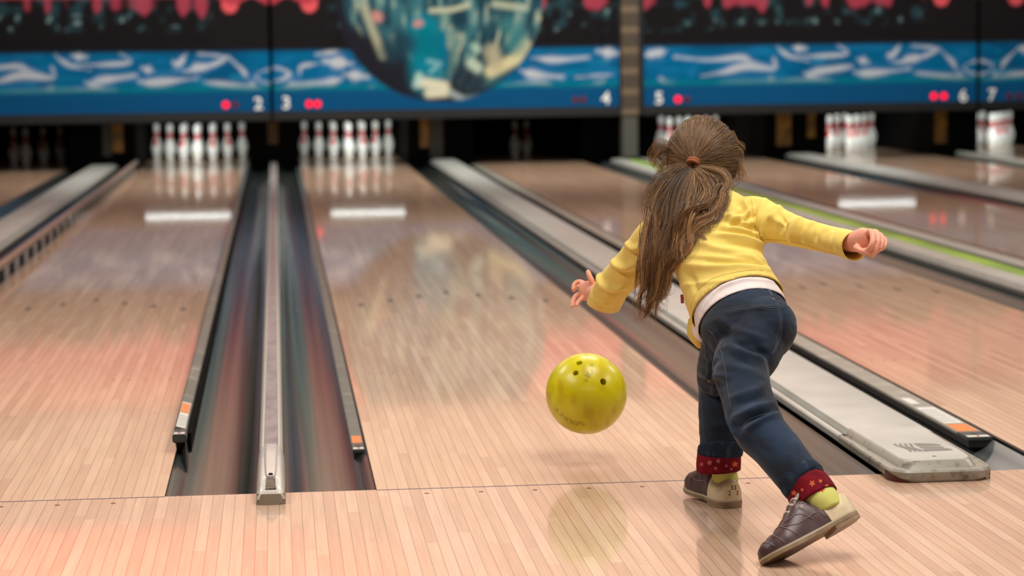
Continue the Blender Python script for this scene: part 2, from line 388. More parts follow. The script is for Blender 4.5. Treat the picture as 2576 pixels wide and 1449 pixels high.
# cap with the green strip
x0, x1 = LANES[4]+LW+.20, LANES[5]-.21
t = empty('ball_return_cap', ((x0+x1)/2, 0, 0)); props(t, 'light grey cap with a bright green strip along it, left of lane 5', 'lane divider', 'broad caps between lane pairs')
h = (x1-x0)/2
obj('cover', extrude_profile([(-h+.02, -.004), (-h+.02, 0), (-h, .02), (-h+.01, .045), (-h+.11, .05), (-h+.115, .042), (h-.115, .042), (h-.11, .05), (h-.01, .045), (h, .02), (h-.02, 0), (h-.02, -.004)], .05, 16.3, closed=True), M['capgrey'], t, smooth=True, angle=30)
obj('green_strip', BX(-h+.118, h-.165, .06, 16.2, .0425, .046), M['green'], t)
obj('dark_strip', BX(h-.160, h-.118, .06, 16.2, .0425, .047), M['dkgreen'], t)
# narrow dividers
def narrow(xc, label, detail):
    t = empty('lane_divider', (xc, 0, 0)); props(t, label, 'lane divider')
    pr = [(-.030, -.07), (-.030, .0), (-.033, .018), (-.030, .036), (-.024, .042), (-.019, .0425), (-.018, .040), (.018, .040), (.019, .0425), (.024, .042), (.030, .036), (.033, .018), (.030, 0), (.030, -.07)]
    obj('edge_strip', extrude_profile(pr, .1, 17.0, closed=True), M['divedge'], t, smooth=True, angle=30)
    obj('scuffed_strip', BX(-.0178, .0178, .12, 16.9, .0402, .0412), M['divpanel'], t)
    # nose base
    obj('nose_base', stack([(ring_outline(-.036, .036, -.150, .10, (.02, .016)), .0005), (ring_outline(-.0345, .0345, -.147, .10, (.02, .016)), .026)]), M['beige'], t, smooth=True, angle=35)
    # clear end cap: rises from the nose
    bm = bmesh.new(); rows = []
    for y, wd, hz in ((-.145, .0345, .027), (-.135, .0345, .034), (-.10, .034, .044), (-.03, .0355, .052), (.08, .036, .053), (.22, .036, .052), (.40, .035, .050), (.405, .034, .045)):
        r_ = []
        for k in range(13):
            a = math.pi*k/12; r_.append(bm.verts.new((-wd*math.cos(a)*(1 if abs(math.cos(a)) > .99 else 1), y, .012+(hz-.012)*min(1, math.sin(a)*1.35))))
        rows.append(r_)
    for a, b in zip(rows, rows[1:]):
        for k in range(12): bm.faces.new((a[k], a[k+1], b[k+1], b[k]))
    bm.faces.new(rows[0]); bm.faces.new(rows[-1])
    ec = obj('end_cap', bm, M['clear'], t, smooth=True, angle=60)
    # raised spine of the end cap
    bm = bmesh.new(); rows = []
    for y, wd, hz in ((-.062, .010, .0555), (-.05, .013, .0575), (0, .0155, .060), (.10, .017, .0605), (.25, .018, .059), (.40, .018, .056), (.43, .012, .050)):
        rows.append([bm.verts.new((-wd*math.cos(math.pi*k/8), y, hz-.014+.014*min(1, math.sin(math.pi*k/8)*1.6))) for k in range(9)])
    for a, b in zip(rows, rows[1:]):
        for k in range(8): bm.faces.new((a[k], a[k+1], b[k+1], b[k]))
    bm.faces.new(rows[0]); bm.faces.new(rows[-1])
    obj('end_cap_spine', bm, M['clear'], t, smooth=True, angle=60)
    bm = bmesh.new()
    vs = [bm.verts.new(p) for p in ((-.013, -.135, .0375), (.013, -.135, .0375), (.0105, -.068, .0528), (-.0105, -.068, .0528))]; bm.faces.new(vs)
    vs2 = [bm.verts.new(v.co-Vector((0, -.004, .006))) for v in vs]; bm.faces.new(vs2)
    for k in range(4): bm.faces.new((vs[k], vs[(k+1) % 4], vs2[(k+1) % 4], vs2[k]))
    obj('worn_recess', bm, M['dirt'], t)
    bm = bmesh.new(); bmesh.ops.create_cone(bm, segments=16, radius1=.006, radius2=.005, depth=.004, cap_ends=True, matrix=Matrix.Translation((0, -.052, .0585)))
    obj('screw', bm, M['darkmetal'], t)
    return t
narrow(-G/2, 'narrow grey divider strip with clear end cap between lanes 2 and 3', True)
t = empty('lane_divider', (LANES[7]-G/2, 0, 0)); props(t, 'thin dark-edged divider strip between lanes 6 and 7 at the right edge', 'lane divider')
obj('edge_strip', extrude_profile([(-.03, -.004), (-.033, .02), (-.025, .042), (.025, .042), (.033, .02), (.03, -.004)], .1, 16.9, closed=True), M['divedge'], t)
obj('scuffed_strip', BX(-.0178, .0178, .12, 16.9, .0424, .0432), M['divpanel'], t)

# ------------------------------------------------------------------ bumper rails
def sticker(t, x, y0, y1, z, wd, m, name, lines=0, tiltz=0):
    obj(name, BX(x-wd/2, x+wd/2, y0, y1, z, z+.0006), m, t)
M['rail_reflect'] = mat('rail_tan_reflection', srgb(150, 124, 108), .3, noise=(9, srgb(110, 92, 80), .5, .7))  # tan reflection on the rail top, painted into its colour
def raised_bumper(xc, s, label, y0=.62, y1=16.8, stickers=True):
    """s=+1: the gutter lies to the right of the rail"""
    t = empty('bumper_rail', (xc, y0, 0)); props(t, label, 'bumper rail', 'raised bumper rails')
    L = y1-y0; up = 0 if stickers else .035
    obj('rail', extrude_profile([(-.010, .030+up), (-.013, .052+up), (-.008, .058+up), (.020*s if s > 0 else .012, .050+up), (.023 if s > 0 else .014, .046+up), (.018, .030+up)], .10, L, closed=True), M['rail' if stickers else 'rail_reflect'], t)
    obj('rail_end', BX(-.0135, .024, -.002, .10, .028+up, .0515+up, bev=.003), M['rail_end'], t)
    y = .16
    while y < L-.4:
        obj('post', BX(-.004, .012, y, y+(.08 if stickers else .21), -.028 if stickers else -.012, .031+up), M['gutter2' if not stickers else 'darkmetal'], t); y += .45
    if stickers: obj('rail_gap_shade', BX(.014, .030, .20, L-.1, -.036, .022), M['pit'], t)  # black block put in as the shade under the rail
    obj('post_gap_shade', BX(-.0085, -.0055, .12, L-.1, -.03 if stickers else -.012, .031+up), M['pit'], t)  # black sheet standing in for the shade between the posts
    if stickers:
        tz = .0562
        def tilt(name, ya, yb, xa, xb, m, dz=.0008):
            bm = bmesh.new(); f_ = lambda x: .058-(x+.008)*(.008/.028)+dz
            bm.faces.new([bm.verts.new(p) for p in ((xa, ya, f_(xa)), (xb, ya, f_(xb)), (xb, yb, f_(xb)), (xa, yb, f_(xa)))])
            return obj(name, bm, m, t)
        lab = tilt('warning_label', .105, .56, -.007, .018, M['white_st'])
        bm = bmesh.new()
        for j in range(9):
            xx = -.0045+j*.0025
            for q in range(5):
                ya = .125+q*.04+random.random()*.006; f_ = .058-(xx+.008)*(.008/.028)+.0012
                bm.faces.new([bm.verts.new(p) for p in ((xx, ya, f_), (xx+.0009, ya, f_), (xx+.0009, ya+.03, f_), (xx, ya+.03, f_))])
        obj('label_print', bm, M['ink'], lab)
        tilt('orange_label', .36, .54, -.006, .017, M['orange'], .0014)
        bm = BX(-.004, .008, .045, .075, .0512, .0520); obj('slot', bm, M['black'], t)
        e = obj('small_label', BX(-.010, .020, .012, .036, .0513, .0519), M['white_st'], t)
        obj('label_mark', BX(.002, .008, .016, .030, .0518, .0524), M['redink'], e)
        # bracket dropping into the gutter
        bm = bmesh.new(); vs = [bm.verts.new(p) for p in ((-.006, .0, .03), (.022, .0, .03), (.03, -.16, -.052), (.024, .08, -.055), (-.002, .06, -.02))]
        bm.faces.new(vs); vv = [bm.verts.new(v.co+Vector((.003, .01, .0))) for v in vs]; bm.faces.new(vv)
        for k in range(5): bm.faces.new((vs[k], vs[(k+1) % 5], vv[(k+1) % 5], vv[k]))
        obj('bracket', bm, M['black'], t)
    return t
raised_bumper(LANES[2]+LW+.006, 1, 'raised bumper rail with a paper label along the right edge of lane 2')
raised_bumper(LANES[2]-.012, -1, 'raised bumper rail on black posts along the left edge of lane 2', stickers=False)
def lowered(x0, x1, y0, label, big=False, m='rail'):
    t = empty('bumper_rail', ((x0+x1)/2, y0, 0)); h = (x1-x0)/2; props(t, label, 'bumper rail', 'lowered bumper rails')
    obj('rail', BX(-h, h, .10, 16.7-y0, -.010, -.002, bev=.0015), M[m], t)
    obj('rail_end', BX(-h, h, -.002, .10, -.012, -.0015, bev=.002), M['rail_end'], t)
    obj('slot', BX(-.006, .006, .045, .07, -.0017, -.0009), M['black'], t)
    e = obj('small_label', BX(-h*.85, h*.85, .01, .034, -.0016, -.0010), M['white_st'], t)
    obj('label_mark', BX(-.003, .004, .014, .028, -.0011, -.0005), M['redink'], e)
    obj('orange_label', BX(-h*.8, h*.8, .11, .23, -.0021, -.0013), M['orange'], t)
    if big:
        e = obj('warning_label', BX(-h*.75, h*.75, .25, .55, -.0021, -.0014), M['white_st'], t)
        bm = bmesh.new()
        for j in range(7):
            for q in range(5): box(bm, -h*.65+j*h*.18, -h*.65+j*h*.18+.0012, .27+q*.05, .305+q*.05+random.random()*.008, -.0014, -.0009)
        obj('label_print', bm, M['ink'], e)
        obj('paint_scrape', BX(-h*.6, h*.2, .62, .74, -.0021, -.0015), M['white_st'], t)
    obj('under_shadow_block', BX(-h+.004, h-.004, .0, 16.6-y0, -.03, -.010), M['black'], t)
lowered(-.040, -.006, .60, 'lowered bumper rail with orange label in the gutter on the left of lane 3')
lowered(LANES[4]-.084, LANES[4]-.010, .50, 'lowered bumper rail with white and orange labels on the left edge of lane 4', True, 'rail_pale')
# ------------------------------------------------------------------ masking units with mural
px2x = lambda x, y=180: onY(x, y, MY)
def seg_dist(X, Z, pts, full=False):
    d = np.full(X.shape, 9.); T_ = np.zeros(X.shape); k = 0; n = len(pts)-1
    for (ax, az), (bx, bz) in zip(pts, pts[1:]):
        vx, vz = bx-ax, bz-az; l = vx*vx+vz*vz+1e-12
        t = np.clip(((X-ax)*vx+(Z-az)*vz)/l, 0, 1); q = np.hypot(X-ax-t*vx, Z-az-t*vz); T_ = np.where(q < d, (k+t)/n, T_); d = np.minimum(d, q); k += 1
    return (d, T_) if full else d
def vnoise(X, Z, sx, sz, seed):
    r = np.random.default_rng(seed); T = r.random((96, 96)); u = X*sx+50; v = Z*sz+50
    iu, iv = np.floor(u).astype(int), np.floor(v).astype(int); fu, fv = u-iu, v-iv; fu = fu*fu*(3-2*fu); fv = fv*fv*(3-2*fv)
    g = lambda a, b: T[a % 96, b % 96]
    return (g(iu, iv)*(1-fu)+g(iu+1, iv)*fu)*(1-fv)+(g(iu, iv+1)*(1-fu)+g(iu+1, iv+1)*fu)*fv
S3 = lambda L: [(x/2.4865+1540, y/2.4865) for x, y in L]
S1 = lambda L: [(x/2.994, y/2.994) for x, y in L]
S2 = lambda L: [(x/2.994+800, y/2.994) for x, y in L]
CPX = [(S3([(205, 345), (335, 320)]), 12), (S3([(390, 355), (600, 375), (800, 360), (870, 385), (1000, 420)]), 7), (S3([(560, 475), (700, 450), (830, 415), (1010, 430), (1010, 370)]), 9),
 (S3([(1030, 285), (1060, 320), (1130, 360), (1230, 380)]), 5), (S3([(1110, 350), (1300, 350), (1470, 335), (1410, 280)]), 5), (S3([(1130, 295), (1210, 305)]), 10),
 (S3([(1210, 460), (1330, 440), (1500, 415)]), 10), (S3([(1200, 455), (1280, 500), (1370, 510)]), 11), (S3([(1520, 450), (1600, 460), (1860, 430)]), 10),
 (S3([(640, 545), (690, 520), (950, 520), (1040, 515), (1200, 500), (1380, 505)]), 7), (S3([(640, 545), (800, 550)]), 8), (S3([(940, 518), (1040, 518)]), 13), (S3([(300, 490), (350, 530), (430, 550)]), 9),
 (S3([(1720, 390), (1860, 380), (2030, 310), (1870, 285)]), 6), (S3([(1800, 280), (1750, 350), (1720, 330)]), 8), (S3([(1820, 370), (1930, 360)]), 11), (S3([(1540, 370), (1600, 390)]), 9),
 (S3([(1900, 455), (2100, 480), (2250, 500)]), 8), (S3([(2130, 500), (2220, 510)]), 20), (S3([(2040, 300), (2130, 390), (2150, 440)]), 5), (S3([(1700, 530), (1720, 520)]), 8),
 (S3([(2200, 420), (2230, 395), (2285, 380), (2340, 395), (2370, 420), (2340, 450), (2285, 465), (2230, 450), (2200, 420)]), 5)]
BPX = [(S1([(2380, 410), (2575, 380)]), 6), (S1([(2450, 460), (2575, 500)]), 9), (S1([(2080, 670), (2300, 640), (2575, 590)]), 8), (S1([(2150, 660), (2280, 670)]), 18), (S1([(2060, 610), (2120, 600), (2180, 560), (2120, 520), (2060, 510)]), 5),
 (S1([(2260, 560), (2270, 500), (2400, 480)]), 5), (S2([(50, 460), (250, 480)]), 14), (S2([(200, 560), (370, 580)]), 12), (S2([(0, 640), (180, 600)]), 9), (S2([(380, 650), (430, 690)]), 9),
 (S2([(1610, 435), (1800, 450), (2040, 430)]), 8), (S2([(2110, 385), (2260, 405)]), 13), (S2([(1530, 530), (1620, 560), (1840, 580)]), 11), (S2([(1400, 650), (1560, 625), (1700, 630), (1740, 660), (1560, 675)]), 8),
 (S2([(2000, 655), (2100, 640), (2160, 600)]), 9), (S2([(1940, 580), (2250, 560)]), 3)]
def to_panel(strokes):
    out = []
    for pts, wpx in strokes:
        out.append(([(p.x, p.z) for p in (onY(x, y, MY) for x, y in pts)], wpx*21.9/FPX))
    return out
CST = to_panel(CPX); BST = to_panel(BPX)
XC0 = onY(1620, 180, MY).x
def mural(x0, x1, zb, zt, strokes, seed, globe=False, ringx=None, mirror=False, teal_phase=0):
    nx, nz = int((x1-x0)/.016), int((zt-zb)/.016)
    X, Z = np.meshgrid(np.linspace(x0, x1, nx+1), np.linspace(zb, zt, nz+1))
    def C(*c): return np.array(srgb(*c)[:3])
    c = np.zeros(X.shape+(3,))
    def lay(mask, col): 
        m_ = np.clip(mask, 0, 1)[..., None]; c[:] = c*(1-m_)+np.asarray(col)*m_
    # water
    n1 = vnoise(X, Z, 3.0, 9, seed); n2 = vnoise(X+.3*n1, Z, 6, 20, seed+1)
    c[:] = C(0, 94, 138)
    lay((n1-.35)*1.4, C(2, 70, 112)); lay((n2-.62)*2.2, C(22, 110, 160)); lay((n1*n2-.5)*3, C(8, 120, 150))
    for pts, r in strokes:
        pts = [tuple(q) for q in catmull(pts, 4)]; d, T_ = seg_dist(X, Z, pts, True); ph_ = (pts[0][0]*7) % 6; wob = .45+.75*np.sin(math.pi*np.clip(T_, 0, 1))**2+.18*np.sin(T_*11+ph_)
        lay(.55*np.exp(-(d/(r*1.25*wob))**2), C(96, 132, 180)); lay(np.clip(.35+.6*wob, 0, .95)*np.exp(-(d/(r*.80*wob))**4), C(184, 186, 190))
    # teal band, then the plain blue numbered band
    lay(1/(1+np.exp((Z-.80)/.012)), C(0, 112, 128)); lay(1/(1+np.exp((Z-.755)/.006)), C(10, 74, 118))
    # night skyline
    lay(1/(1+np.exp(-(Z-1.135)/.006)), C(24, 21, 23))
    up = Z > 1.15
    b1 = vnoise(X, Z, 14, 11, seed+2); b2 = vnoise(X, Z, 30, 26, seed+3); edge = vnoise(X, Z*0, 1.1, 1, seed+4)
    zone = np.clip((Z-1.24-.10*edge)/.06, 0, 1)
    lay(up*zone*np.clip((b1-.52)*2.4, 0, .75), C(38, 66, 74)); lay(up*zone*np.clip((b1*b2-.52)*6, 0, .8)*(Z < 1.5), C(120, 140, 138))
    col1 = vnoise(X, Z*.2, 11, 1, seed+5); lay(np.clip((Z-1.50+.30*(col1-.70))/.03, 0, 1)*np.clip((col1-.50)*5, 0, .75), C(170, 62, 80))
    lay(np.clip((Z-1.64)/.05, 0, 1)*.85, C(214, 84, 94)); lay(np.clip((Z-1.9)/.25, 0, 1), C(236, 150, 130))
    if ringx is not None:
        for xx in ringx:   # plain dark area with two pink lobes beside the joint
            dx = np.abs(X-xx); lay(np.clip((.62-dx)/.08, 0, 1)*(Z > 1.16)*(Z < 1.68), C(27, 23, 25))
            for k in (.38,): lay(np.clip((.085-np.hypot(dx-k, (Z-1.585)*.9))/.012, 0, 1), C(214, 84, 90))
            lay(np.clip((Z-1.57-.07*np.sin(dx*9)**2)/.012, 0, 1)*(dx < .5), C(170, 58, 72))
    if globe:
        gx, gz, R = 1.372, 1.628, 1.008
        rr = np.hypot(X-gx, Z-gz); inn = np.clip((R-rr)/.012, 0, 1); U = (X-gx)/R; V = (Z-gz)/R
        lay(inn, C(30, 30, 38))
        ang = U/np.sqrt(np.clip(1-np.minimum(V**2, .96), .04, 1))
        s1 = vnoise(ang, V, 9, 2.2, 11); s2 = vnoise(ang, V, 20, 5, 12); s3 = vnoise(ang, V, 36, 14, 13)
        inner = np.clip((R-.0-np.hypot(X-gx-.06, Z-gz-.05)*1.0)/.03, 0, 1)*inn*np.clip(1.2-np.clip(-V-.62-.55*(U+.05), 0, 9)*9, 0, 1)
        lay(inner, C(36, 70, 82)); lay(inner*np.clip((s1-.4)*2.5, 0, .85), C(58, 108, 116)); lay(inner*np.clip((s2-.6)*3, 0, .8), C(120, 150, 140))
        lay(inner*np.clip((.42-s2)*3, 0, .8), C(24, 46, 62)); lay(inner*np.clip((s3*s2-.48)*5, 0, .8), C(176, 168, 140))
        def gp(x, y): p = onY(x/2.994+800, y/2.994, MY); return p.x, p.z
        def patch(pts, wd, col, a=.95): lay(inn*a*np.exp(-(seg_dist(X, Z, [gp(*p) for p in pts])/(wd*21.9/FPX))**4), C(*col))
        patch([(800, 230), (830, 580)], 45, (0, 120, 140)); patch([(930, 280), (930, 480)], 16, (0, 100, 132)); patch([(800, 320), (850, 330)], 40, (0, 104, 120))
        patch([(1030, 250), (1020, 520)], 12, (96, 130, 124), .7); patch([(1560, 340), (1500, 440), (1300, 540)], 16, (206, 194, 150)); patch([(1310, 390), (1340, 480)], 22, (170, 160, 130), .8)
        patch([(780, 620), (950, 650), (960, 690), (840, 700)], 14, (214, 208, 180)); patch([(1000, 700), (1100, 750), (1200, 730)], 9, (150, 160, 158)); patch([(1100, 570), (1180, 640)], 34, (34, 46, 58))
        patch([(350, 60), (400, 200), (490, 420)], 11, (170, 168, 140), .8); patch([(440, 120), (450, 130)], 14, (190, 130, 120)); patch([(850, 80), (1000, 75), (1130, 40)], 7, (180, 180, 150), .9)
        patch([(1330, 30), (1560, 60)], 10, (170, 176, 150), .8); patch([(740, 180), (770, 175)], 9, (190, 130, 124)); patch([(760, 570), (740, 640)], 10, (170, 200, 190), .8)
        patch([(1180, 350), (1200, 370)], 11, (150, 176, 160)); patch([(1160, 480), (1200, 510)], 14, (176, 190, 170)); patch([(830, 460), (920, 480), (850, 540)], 6, (120, 170, 176), .8)
        patch([(1460, 200), (1500, 330)], 30, (60, 120, 122), .7); patch([(640, 330), (560, 380)], 34, (28, 54, 68), .85)
    bm_v = np.stack([X, np.full(X.shape, MY), Z], -1).reshape(-1, 3)
    idx = np.arange((nz+1)*(nx+1)).reshape(nz+1, nx+1)
    f = np.stack([idx[:-1, :-1], idx[:-1, 1:], idx[1:, 1:], idx[1:, :-1]], -1).reshape(-1, 4)
    me = bpy.data.meshes.new('mural_print'); me.from_pydata(bm_v.tolist(), [], f.tolist()); paintmesh(me, c.reshape(-1, 3)); return me
def mask_unit(x0, x1, strokes, seed, label, nums, lamps, **kw):
    t = empty('masking_unit', (0, 0, 0)); props(t, label, 'masking unit', 'painted masking units over the pins')
    zb = .553
    obj('panel', BX(x0, x1, MY+.004, MY+.05, zb, 2.32), M['maskframe'], t)
    link('mural_print', mural(x0, x1, zb+.003, 2.3, strokes, seed, **kw), M['mural'], t, smooth=False)
    obj('lower_lip', BX(x0-.03, x1+.03, MY-.002, MY+.10, .468, zb), M['maskframe'], t)
    for s, (px, py) in nums:
        p = onY(px, py, MY-.004); bm = text_bm(s, .165, .001, .0035)
        bmesh.ops.transform(bm, matrix=Matrix.Translation((p.x, MY-.004, p.z)) @ Matrix.Rotation(math.pi/2, 4, 'X'), verts=bm.verts)
        obj('lane_number', bm, M['number'], t)
    for px, py, on in lamps:
        p = onY(px, py, MY-.01); bm = bmesh.new()
        bmesh.ops.create_cone(bm, segments=20, radius1=.034, radius2=.028, depth=.012, cap_ends=True, matrix=Matrix.Translation((p.x, MY-.006, p.z)) @ Matrix.Rotation(math.pi/2, 4, 'X'))
        obj('indicator_light', bm, M['led_on' if on else 'led_off'], t)
    return t
J23, J67 = -.265, 6.725
shiftA = -.27-6.725
AST = [([(x+shiftA, z) for x, z in pts], r) for pts, r in CST]
MIR = [([(2*6.73-x, z) for x, z in pts], r) for pts, r in CST]
mask_unit(-3.62, J23-.018, AST, 21, 'blue and black painted masking unit over lanes 1 and 2 at the left', [('2', (650, 262))], [(568, 264, 1), (592, 264, 0)], ringx=[J23])
mask_unit(J23+.018, 3.118, BST, 33, 'masking unit over lanes 3 and 4 painted with a big city globe', [('3', (720, 260)), ('4', (1524, 248))], [(778, 262, 1), (799, 262, 1), (1448, 251, 0), (1468, 251, 0)], globe=True, ringx=[J23])
mask_unit(3.365, J67-.018, CST, 45, 'blue and black painted masking unit over lanes 5 and 6, right of the pillar', [('5', (1658, 248)), ('6', (2423, 242))], [(1706, 250, 1), (1729, 250, 0), (2350, 242, 1), (2375, 242, 1)], ringx=[J67])
mask_unit(J67+.018, 10.0, MIR, 57, 'blue painted masking unit over lane 7 at the right edge', [('7', (2495, 240))], [(2540, 242, 0), (2564, 242, 0)], ringx=[J67])

# pillar between lanes 4 and 5
m = mat('pillar_stone', srgb(84, 72, 58), .8, bump=(30, .5, .01)); nt = m.node_tree
tcn = nt.nodes.new('ShaderNodeTexCoord'); sx = nt.nodes.new('ShaderNodeSeparateXYZ'); nt.links.new(tcn.outputs['Object'], sx.inputs[0])
mm = nt.nodes.new('ShaderNodeMath'); mm.operation = 'PINGPONG'; mm.inputs[1].default_value = .1; nt.links.new(sx.outputs[2], mm.inputs[0])
cr = nt.nodes.new('ShaderNodeValToRGB'); cr.color_ramp.elements[0].position = .055; cr.color_ramp.elements[0].color = srgb(70, 58, 46); cr.color_ramp.elements[1].position = .09; cr.color_ramp.elements[1].color = srgb(112, 94, 72)
nt.links.new(mm.outputs[0], cr.inputs[0]); nt.links.new(cr.outputs[0], nt.nodes['Principled BSDF'].inputs['Base Color'])
t = empty('stone_pillar', (3.222, 16.44, .0)); props(t, 'brown banded stone pillar between the masking units of lanes 4 and 5', 'pillar')
obj('shaft', BX(-.085, .085, -.08, .12, .47, 2.34, bev=.006), m, t)
obj('base', BX(-.075, .075, -.06, .12, .051, .47, bev=.006), mat('pillar_base_grey', srgb(74, 72, 64), .7), t)
obj('dark_gap_fill', BX(-.102, -.088, -.02, .10, .49, 2.34), M['maskframe'], t); obj('dark_gap_fill', BX(.088, .14, -.02, .10, .49, 2.34), M['maskframe'], t)  # black boxes standing in for the shaded gaps beside the pillar

RPH = {1: 'at the far left edge', 2: 'left of the narrow divider', 3: 'right of the narrow divider', 4: 'in the dark pit below the globe', 5: 'behind the girl\'s head', 6: 'left of the mustard plate at upper right', 7: 'at the far right edge'}
# ------------------------------------------------------------------ pin decks: kickbacks, pit curtains, tube lights
def divider_box(xc, wd, label, plates=()):
    t = empty('pinsetter_divider', (xc, 17, 0)); props(t, label, 'pinsetter divider', 'black dividers between the pin decks')
    obj('panel', BX(-wd/2, wd/2, .02, 3.6, -.07, .62), M['pit'], t)
    for a, b, z0, z1, mk in plates:
        obj('front_plate', BX(a, b, .0, .018, z0, z1), M[mk], t)
    return t
M['plate_grey'] = mat('plate_grey', srgb(70, 66, 58), .6)
M['dimgold'] = mat('dim_gold', srgb(90, 66, 28), .6)
divider_box((LANES[1]+LW+LANES[2])/2, W34-.06, 'black pinsetter divider with a mustard plate between lanes 1 and 2', [(.10, .20, .16, .44, 'gold'), (.0, .09, .12, .44, 'plate_grey')])
divider_box(-G/2, G-.06, 'black pinsetter divider with a dim gold bracket between lanes 2 and 3', [(-.05, .05, .22, .44, 'dimgold')])
divider_box(LW+W34/2, W34-.06, 'black pinsetter divider with mustard and grey plates between lanes 3 and 4', [(-.21, -.12, .16, .46, 'gold'), (-.11, .02, .05, .46, 'plate_grey')])
divider_box(LANES[4]+LW+W45/2, W45-.06, 'black pinsetter divider behind the stone pillar between lanes 4 and 5')
divider_box(LANES[5]+LW+W34/2, W34-.06, 'black pinsetter divider with two mustard plates between lanes 5 and 6', [(-.20, -.05, .12, .46, 'gold'), (.12, .2, .2, .46, 'gold')])
divider_box(LANES[7]-G/2, G-.06, 'black pinsetter divider with a mustard plate between lanes 6 and 7', [(-.22, -.10, .12, .46, 'gold')])
for n, L in LANES.items():
    o = obj('pit_curtain', BX(L-.02, L+LW+.02, 19.62, 19.66, -.06, .70), M['pit']); props(o, 'black curtain behind the pins '+RPH[n], 'curtain', 'pit curtains')
    o = obj('pinsetter_hood', BX(L-.02, L+LW+.02, 17.05, 20.6, .70, .80), M['pit']); props(o, 'black pinsetter underside above the pins '+RPH[n], 'hood', 'pinsetter undersides')
for n, (a, b) in {2: (-1.54, -.70), 3: (.30, 1.04), 5: (LANES[5]+.06, LANES[5]+.86), 6: (5.50, 6.30), 7: (LANES[7]+.1, LANES[7]+.9)}.items():
    t = empty('pin_light', ((a+b)/2, 17.12, .49)); h = (b-a)/2
    props(t, 'white tube lamp under the mask, lighting pins '+RPH[n], 'lamp', 'pin deck tube lamps')
    obj('housing', BX(-h-.03, h+.03, -.03, .03, .016, .06), M['maskframe'], t)
    obj('tube', BX(-h, h, -.011, .011, -.003, .009, bev=.003), M['tube'], t)
    obj('bracket', BX(-.02, .02, -.02, .02, .06, .209), M['maskframe'], t)
    area('added_pin_boost_light', ((a+b)/2, 17.18, .60), (b-a, .05), 3.6, (.95, 1, .97), ((a+b)/2, 18.4, .2), 70)  # added area light, boosts the tube lamp on the pins

# ------------------------------------------------------------------ pins
PROF = [(.0, 0), (.0258, 0), (.0286, .004), (.0415, .035), (.052, .070), (.0588, .098), (.0606, .114), (.0590, .135), (.0515, .165), (.040, .195), (.0300, .222), (.0245, .245), (.0229, .256), (.0238, .275), (.0272, .300), (.0310, .325), (.0323, .343), (.0305, .360), (.0245, .373), (.0130, .380), (.0, .381)]
PR = [(max(r, .0003), z) for r, z in catmull(PROF, 2)]
PINME = bpy.data.meshes.new('bowling_pin'); bm = lathe(PR, 24); bmesh.ops.recalc_face_normals(bm, faces=bm.faces); bm.to_mesh(PINME); bm.free()
PINME.materials.append(M['pin']); PINME.polygons.foreach_set('use_smooth', [True]*len(PINME.polygons))
pr_at = lambda z: float(np.interp(z, [p[1] for p in PR], [p[0] for p in PR]))
def band(z0, z1):
    return [(pr_at(z)+.0007, z) for z in np.linspace(z0, z1, 8)]
STRME = bpy.data.meshes.new('neck_stripe'); bm = bmesh.new()
for z0, z1 in ((.222, .240), (.250, .284)):
    rows = [[bm.verts.new((r*math.cos(2*math.pi*i/24), r*math.sin(2*math.pi*i/24), z)) for i in range(24)] for r, z in band(z0, z1)]
    for a, b in zip(rows, rows[1:]):
        for i in range(24): bm.faces.new((a[i], a[(i+1) % 24], b[(i+1) % 24], b[i]))
bmesh.ops.recalc_face_normals(bm, faces=bm.faces); bm.to_mesh(STRME); bm.free(); STRME.materials.append(M['pinred'])
LOGOME = bpy.data.meshes.new('red_logo'); bm = bmesh.new()   # red crest printed on the shoulder of the pin
rows = []
for k in range(9):
    z = .215-.075*k/8; hw_ = (.95*math.sin(math.pi*(k+1.2)/10.5))*.55; r = pr_at(z)+.0008
    rows.append([bm.verts.new((r*math.sin(a), -r*math.cos(a), z)) for a in np.linspace(-hw_, hw_, 9)])
for a, b in zip(rows, rows[1:]):
    for i in range(8): bm.faces.new((a[i], a[i+1], b[i+1], b[i]))
bm.to_mesh(LOGOME); bm.free(); LOGOME.materials.append(M['pinred'])
S = .1524; RY = .264
POS = {1: (0, 0, 'head pin at the front of the rack'), 2: (-S, RY, 'second-row pin left of the head pin in the rack'), 3: (S, RY, 'second-row pin right of the head pin in the rack'),
       4: (-2*S, 2*RY, 'third-row left pin of the rack'), 5: (0, 2*RY, 'third-row middle pin hidden behind the head pin of the rack'), 6: (2*S, 2*RY, 'third-row right pin of the rack'),
       7: (-3*S, 3*RY, 'back-row far left pin of the rack'), 8: (-S, 3*RY, 'back-row inner left pin of the rack'), 9: (S, 3*RY, 'back-row inner right pin of the rack'), 10: (3*S, 3*RY, 'back-row far right pin of the rack')}
for k_, v_ in {1: 'head pin', 2: 'second-row left pin', 3: 'second-row right pin', 4: 'third-row left pin', 5: 'third-row middle pin', 6: 'third-row right pin', 7: 'back-row outer left pin', 8: 'back-row inner left pin', 9: 'back-row inner right pin', 10: 'back-row outer right pin'}.items(): POS[k_] = (POS[k_][0], POS[k_][1], v_)
RACK = {1: (1, 2, 3, 6), 2: range(1, 11), 3: range(1, 11), 4: (1, 3), 5: range(1, 11), 6: range(1, 11), 7: (1, 2, 3, 4, 5, 6, 8, 9, 10)}
